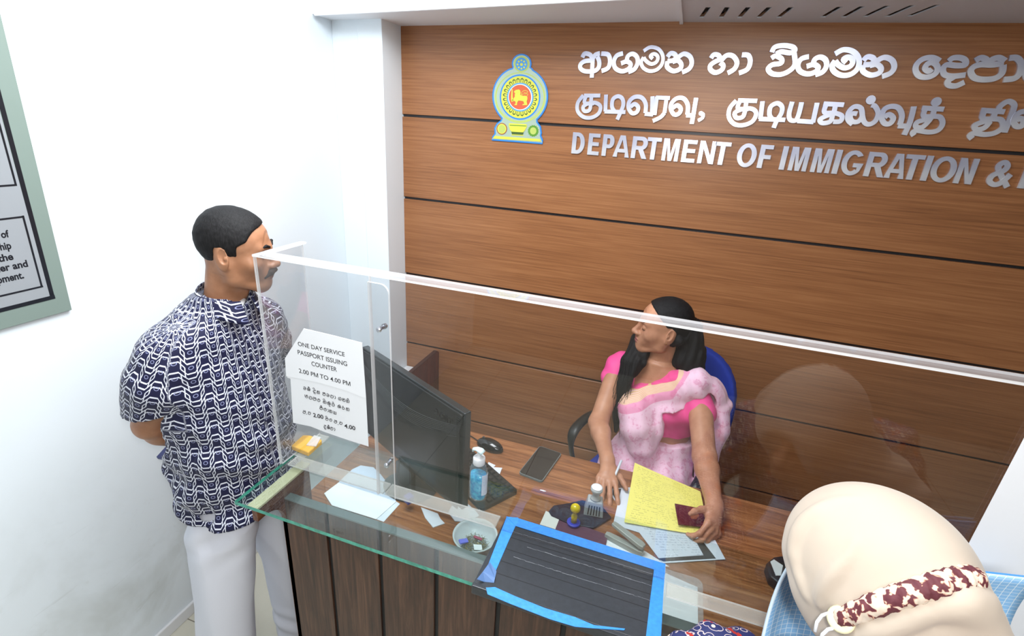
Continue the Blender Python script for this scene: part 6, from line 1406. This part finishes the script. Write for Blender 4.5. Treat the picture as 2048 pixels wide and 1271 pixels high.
F.ell(hv((-0.004, 0.035, -0.02)), (0.088, 0.098, 0.106), 0.04, R=Rv)
F.chain([hv((0, -0.02, -0.06)), hv((0.01, -0.07, -0.15)), hv((0.03, -0.12, -0.24))], [0.088, 0.088, 0.12], 0.05)
F.chain([hv((0.08, -0.06, -0.12)), hv((0.13, -0.10, -0.22))], [0.05, 0.08], 0.05)
def surf(F, px, py, off=0.0):
    r = ray(px, py); r = r/np.linalg.norm(r); t = 0.35
    while t < 1.2:
        p = CAM+r*t; i = np.round((p-F.lo)/F.h).astype(int)
        if (i >= 0).all() and (i < F.n).all() and F.f[tuple(i)] < 0: break
        t += 0.002
    if t >= 1.2: t = 0.66
    return tuple(CAM+r*(t-off))
def dense(F, path, off, r0, r1, k, taper=True):
    P = smooth_path(path, 6); n = len(P); G = Field(F.lo, F.lo+F.n*F.h*0.5, F.h); G.f = F.f.copy(); G.n = F.n
    pts = [surf(G, p.x, p.y, off) for p in P]
    for _ in range(3): pts = [pts[0]]+[tuple((np.array(pts[i-1])+2*np.array(pts[i])+np.array(pts[i+1]))/4) for i in range(1, n-1)]+[pts[-1]]
    rs = [r0+(r1-r0)*(math.sin(math.pi*i/(n-1)) if taper else 1) for i in range(n)]
    F.chain(pts, rs, k); return pts
dense(F, [(1720, 1000), (1665, 1012), (1615, 1045), (1597, 1095), (1604, 1145), (1622, 1195)], -0.009, 0.004, 0.0125, 0.006)
dense(F, [(1716, 1080), (1700, 1115), (1668, 1148), (1645, 1185), (1642, 1215)], -0.004, 0.001, 0.0075, 0.010)
STRAP = [surf(F, p.x, p.y, 0.0035) for p in smooth_path([(1682, 1238), (1712, 1225), (1756, 1207), (1808, 1189), (1862, 1173), (1912, 1161), (1944, 1156)], 3)]
dense(F, [(1690, 1290), (1715, 1275), (1760, 1254), (1830, 1224), (1900, 1202), (1956, 1196)], -0.002, 0.012, 0.0145, 0.006, False)
F.chain([surf(F, 1925, 1200, -0.01), cp(1950, 1240, 0.60), cp(1985, 1330, 0.60)], [0.016, 0.026, 0.04], 0.03)
F.ell(hv((0, 0.150, -0.055)), (0.062, 0.05, 0.085), 0.02, 'cut', R=Rv)
def hf(X, Y, Z):
    x, y, z = X-hc[0], Y-hc[1], Z-hc[2]; lx, ly, lz = [Rv[0][i]*x+Rv[1][i]*y+Rv[2][i]*z for i in range(3)]
    low = np.clip((-lz-0.0)/0.10, 0, 1); return (low*0.004*np.sin(60*lx+30*ly+4*np.sin(20*lz))+low*0.0035*np.sin(38*ly-45*lz)+0.0008*np.sin(22*(lx+ly))).astype(np.float32)
F.fn(hf, 0, 'disp'); FS = F; V, Q = F.mesh(); V = relax(V, Q, 1); link_mesh('headscarf', V, Q, M_scarf, vis, smooth=True)
Fh = head_shape(male=False, eyes_closed=True); V, Q = Fh.mesh(); idx_h = lip_index(V, Q); Vh = place(V*0.97, Rv, hv((0, 0.018, -0.02)))
F = Field((0.0, 0.20, 0.80), (0.78, 0.86, 1.40), 0.008)
F.loft([(0.80, 0.50, 0.42, 0.17, 0.12), (1.05, 0.47, 0.45, 0.15, 0.11), (1.25, 0.44, 0.48, 0.17, 0.11), (1.33, 0.42, 0.50, 0.10, 0.08)], 0)
F.chain([(0.28, 0.50, 1.26), (0.17, 0.56, 1.09), (0.22, 0.68, 1.085)], [0.050, 0.042, 0.028], 0.02); F.chain([(0.60, 0.46, 1.26), (0.66, 0.56, 1.05), (0.56, 0.74, 1.10)], [0.05, 0.042, 0.028], 0.02); vb = F.mesh()
F = Field((0.12, 0.62, 1.0), (0.70, 0.92, 1.22), 0.0034)
hand(F, (0.235, 0.69, 1.075), (0.95, 0.35, -0.15), (0.5, -0.2, -0.7), 1, 0.95, (0.5, 0.5, 0.5, 0.5), 0.8, 0.4); hand(F, (0.555, 0.745, 1.10), (-0.35, 0.6, 0.05), (-0.5, -0.2, -0.7), -1, 0.95, (0.5, 0.5, 0.5, 0.5), 0.8, 0.4); vh = F.mesh()
Vb, Qb = join([(Vh, Q), vb, vh]); link_mesh('body', Vb, Qb, [M_skin_w, M_lip_w], vis, smooth=True, idx=np.concatenate([idx_h, np.zeros(len(vb[1])+len(vh[1]), int)]))
def print_mat(name, base, cs):
    t = NT(name); co = t.coord(); v = t.voro(co, 55); v2 = t.node('ShaderNodeTexVoronoi'); t.put(v2.inputs['Vector'], co); v2.inputs['Scale'].default_value = 55
    n = t.noise(co, 34, 3); c = t.ramp(v, [(0.0, lin(cs[0])), (0.16, lin(cs[0])), (0.2, lin(base)), (0.42, lin(base)), (0.46, lin(cs[1])), (0.52, lin(base))], 'CONSTANT'); c = t.mix((n-0.62).gt(0.0), c, lin(cs[2])); return t.set(c, 0.7)
M_dress = print_mat('navy_floral_dress', (32, 40, 92), ((222, 204, 186), (196, 180, 180), (176, 44, 36)))
F = Field((0.05, 0.18, 0.02), (0.80, 0.86, 1.36), 0.009)
F.loft([(0.04, 0.52, 0.40, 0.22, 0.19), (0.5, 0.52, 0.40, 0.21, 0.17), (0.85, 0.50, 0.42, 0.20, 0.145), (1.05, 0.47, 0.45, 0.168, 0.128), (1.25, 0.44, 0.48, 0.185, 0.125), (1.33, 0.42, 0.50, 0.11, 0.09)], 0)
CF_ = [tuple(on_z(1480, 1300, 1.085)), tuple(on_z(1420, 1288, 1.085)), tuple(on_z(1365, 1292, 1.085))]
F.chain([(0.28, 0.50, 1.25), (0.165, 0.56, 1.09), CF_[0]], [0.068, 0.056, 0.034], 0.03); F.chain([(0.25, 0.66, 1.09)]+CF_, [0.034, 0.033, 0.031, 0.028], 0.02); F.chain([(0.60, 0.46, 1.25), (0.665, 0.56, 1.05), (0.57, 0.72, 1.095)], [0.068, 0.058, 0.045], 0.03)
F.fn(lambda X, Y, Z: (0.004*np.sin(70*X+50*Y+8*np.sin(8*Z))+0.003*np.sin(60*Z+40*X)).astype(np.float32), 0, 'disp'); V, Q = F.mesh(); link_mesh('dress', V, Q, M_dress, vis, smooth=True)
for s in (-1, 1): shoe(vis, 0.52+s*0.08, 0.46, 0.1, plain('black_flat_shoe', (26, 24, 26), 0.4))
# leopard mask strap round the back of the head, buttons and ear loops
def leopard():
    t = NT('leopard_print_strap'); co = t.coord(); n = t.noise(co, 90, 2, 0.5, 0.4); n2 = t.noise(co, 55, 2)
    c = t.ramp(n, [(0.0, lin(74, 26, 40)), (0.485, lin(96, 42, 50)), (0.50, lin(190, 140, 116)), (0.53, lin(212, 196, 178)), (1.0, lin(222, 212, 198))]); t.bump(t.noise(t.mapping(co, (1, 1, 1)), 60, 3), 0.5, 0.004); return t.set(c, 0.7)
band = STRAP
F = Field((0.16, 0.36, 1.30), (0.52, 0.74, 1.60), 0.003); F.chain(band, list(np.linspace(0.0105, 0.0140, len(band))), 0.006)
F.fn(lambda X, Y, Z: (0.0012*np.sin(620*(X*0.95+Y*0.3))).astype(np.float32), 0, 'disp'); V, Q = F.mesh(); link_mesh('mask_strap', V, Q, leopard(), vis, smooth=True)
q = Vector(STRAP[0])+(Vector(CAM)-Vector(STRAP[0])).normalized()*0.010; b = MB(); ax_ = (CAM-np.array(q)); b.lathe([(0.006, -0.002), (0.0155, -0.002), (0.0165, 0.001), (0.014, 0.003), (0.006, 0.0025)], q, 24, axis=tuple(ax_+np.array([-0.25, 0.1, 0]))); b.build('strap_button', plain('ivory_button', (226, 218, 178), 0.3), vis, smooth=True)
_dq = float(np.linalg.norm(np.array(q)-CAM))
for e in ([(1676, 1232), (1658, 1225), (1644, 1230), (1634, 1243), (1630, 1262)], [(1672, 1254), (1656, 1258), (1645, 1268), (1640, 1288)]):
    b = MB(); b.tube([tuple(CAM+ray(x, y)/np.linalg.norm(ray(x, y))*(_dq+0.004*i)) for i, (x, y) in enumerate(e)], 0.0022, 8); b.build('ear_loop', M_white, vis, smooth=True)

# blue zip folder she holds
def folder_mat():
    t = NT('blue_grid_plastic'); U, V, _ = t.xyz(t.coord('UV')); g = (U*34.0).frac().lt(0.10).max((V*24.0).frac().lt(0.10))
    return t.set(t.mix(g, lin(140, 190, 234), lin(216, 234, 246)), 0.18, 0, 0.6, Alpha=0.93)
fo = thing('zip_folder', 'pale blue plastic zip folder with white grid lines held in front of the headscarf woman', 'folder', (0.42, 0.84, 1.05))
TL = Vector(on_y(1572, 1098, 0.83)); BL = Vector(on_y(1512, 1271, 0.775)); TRr = Vector(on_y(2048, 1150, 0.83)); TRr = TL+(TRr-TL)*1.05
def ff(u, v):
    top = TL.lerp(TRr, u); bot = BL.lerp(BL+(TRr-TL), u); p = bot.lerp(top, v); p.y += 0.02*math.sin(math.pi*v); p.y += -0.03*max(0, 1-u*6)**2; p.x += 0.0; return p
b = MB(); b.grid(ff, 24, 10, thick=-0.006); o = b.build('sleeve', folder_mat(), fo, smooth=True); ul = o.data.uv_layers.new(name='UVMap')
for l in o.data.loops: i = l.vertex_index % (25*11); ul.data[l.index].uv = ((i % 25)/24, (i//25)/10)
b = MB(); b.grid(lambda u, v: ff(0.02+u*0.96, 0.965+v*0.035)+Vector((0, -0.004, 0)), 20, 1, thick=0.004); b.build('zip_band', plain('blue_zip_band', (70, 140, 210), 0.3), fo)
b = MB(); b.grid(lambda u, v: ff(0.20+u*0.66, 0.0+v*0.42)+Vector((0, -0.0035, 0)), 8, 4, thick=0.002); b.build('dark_page', plain('dark_print_page', (44, 46, 62), 0.3), fo)
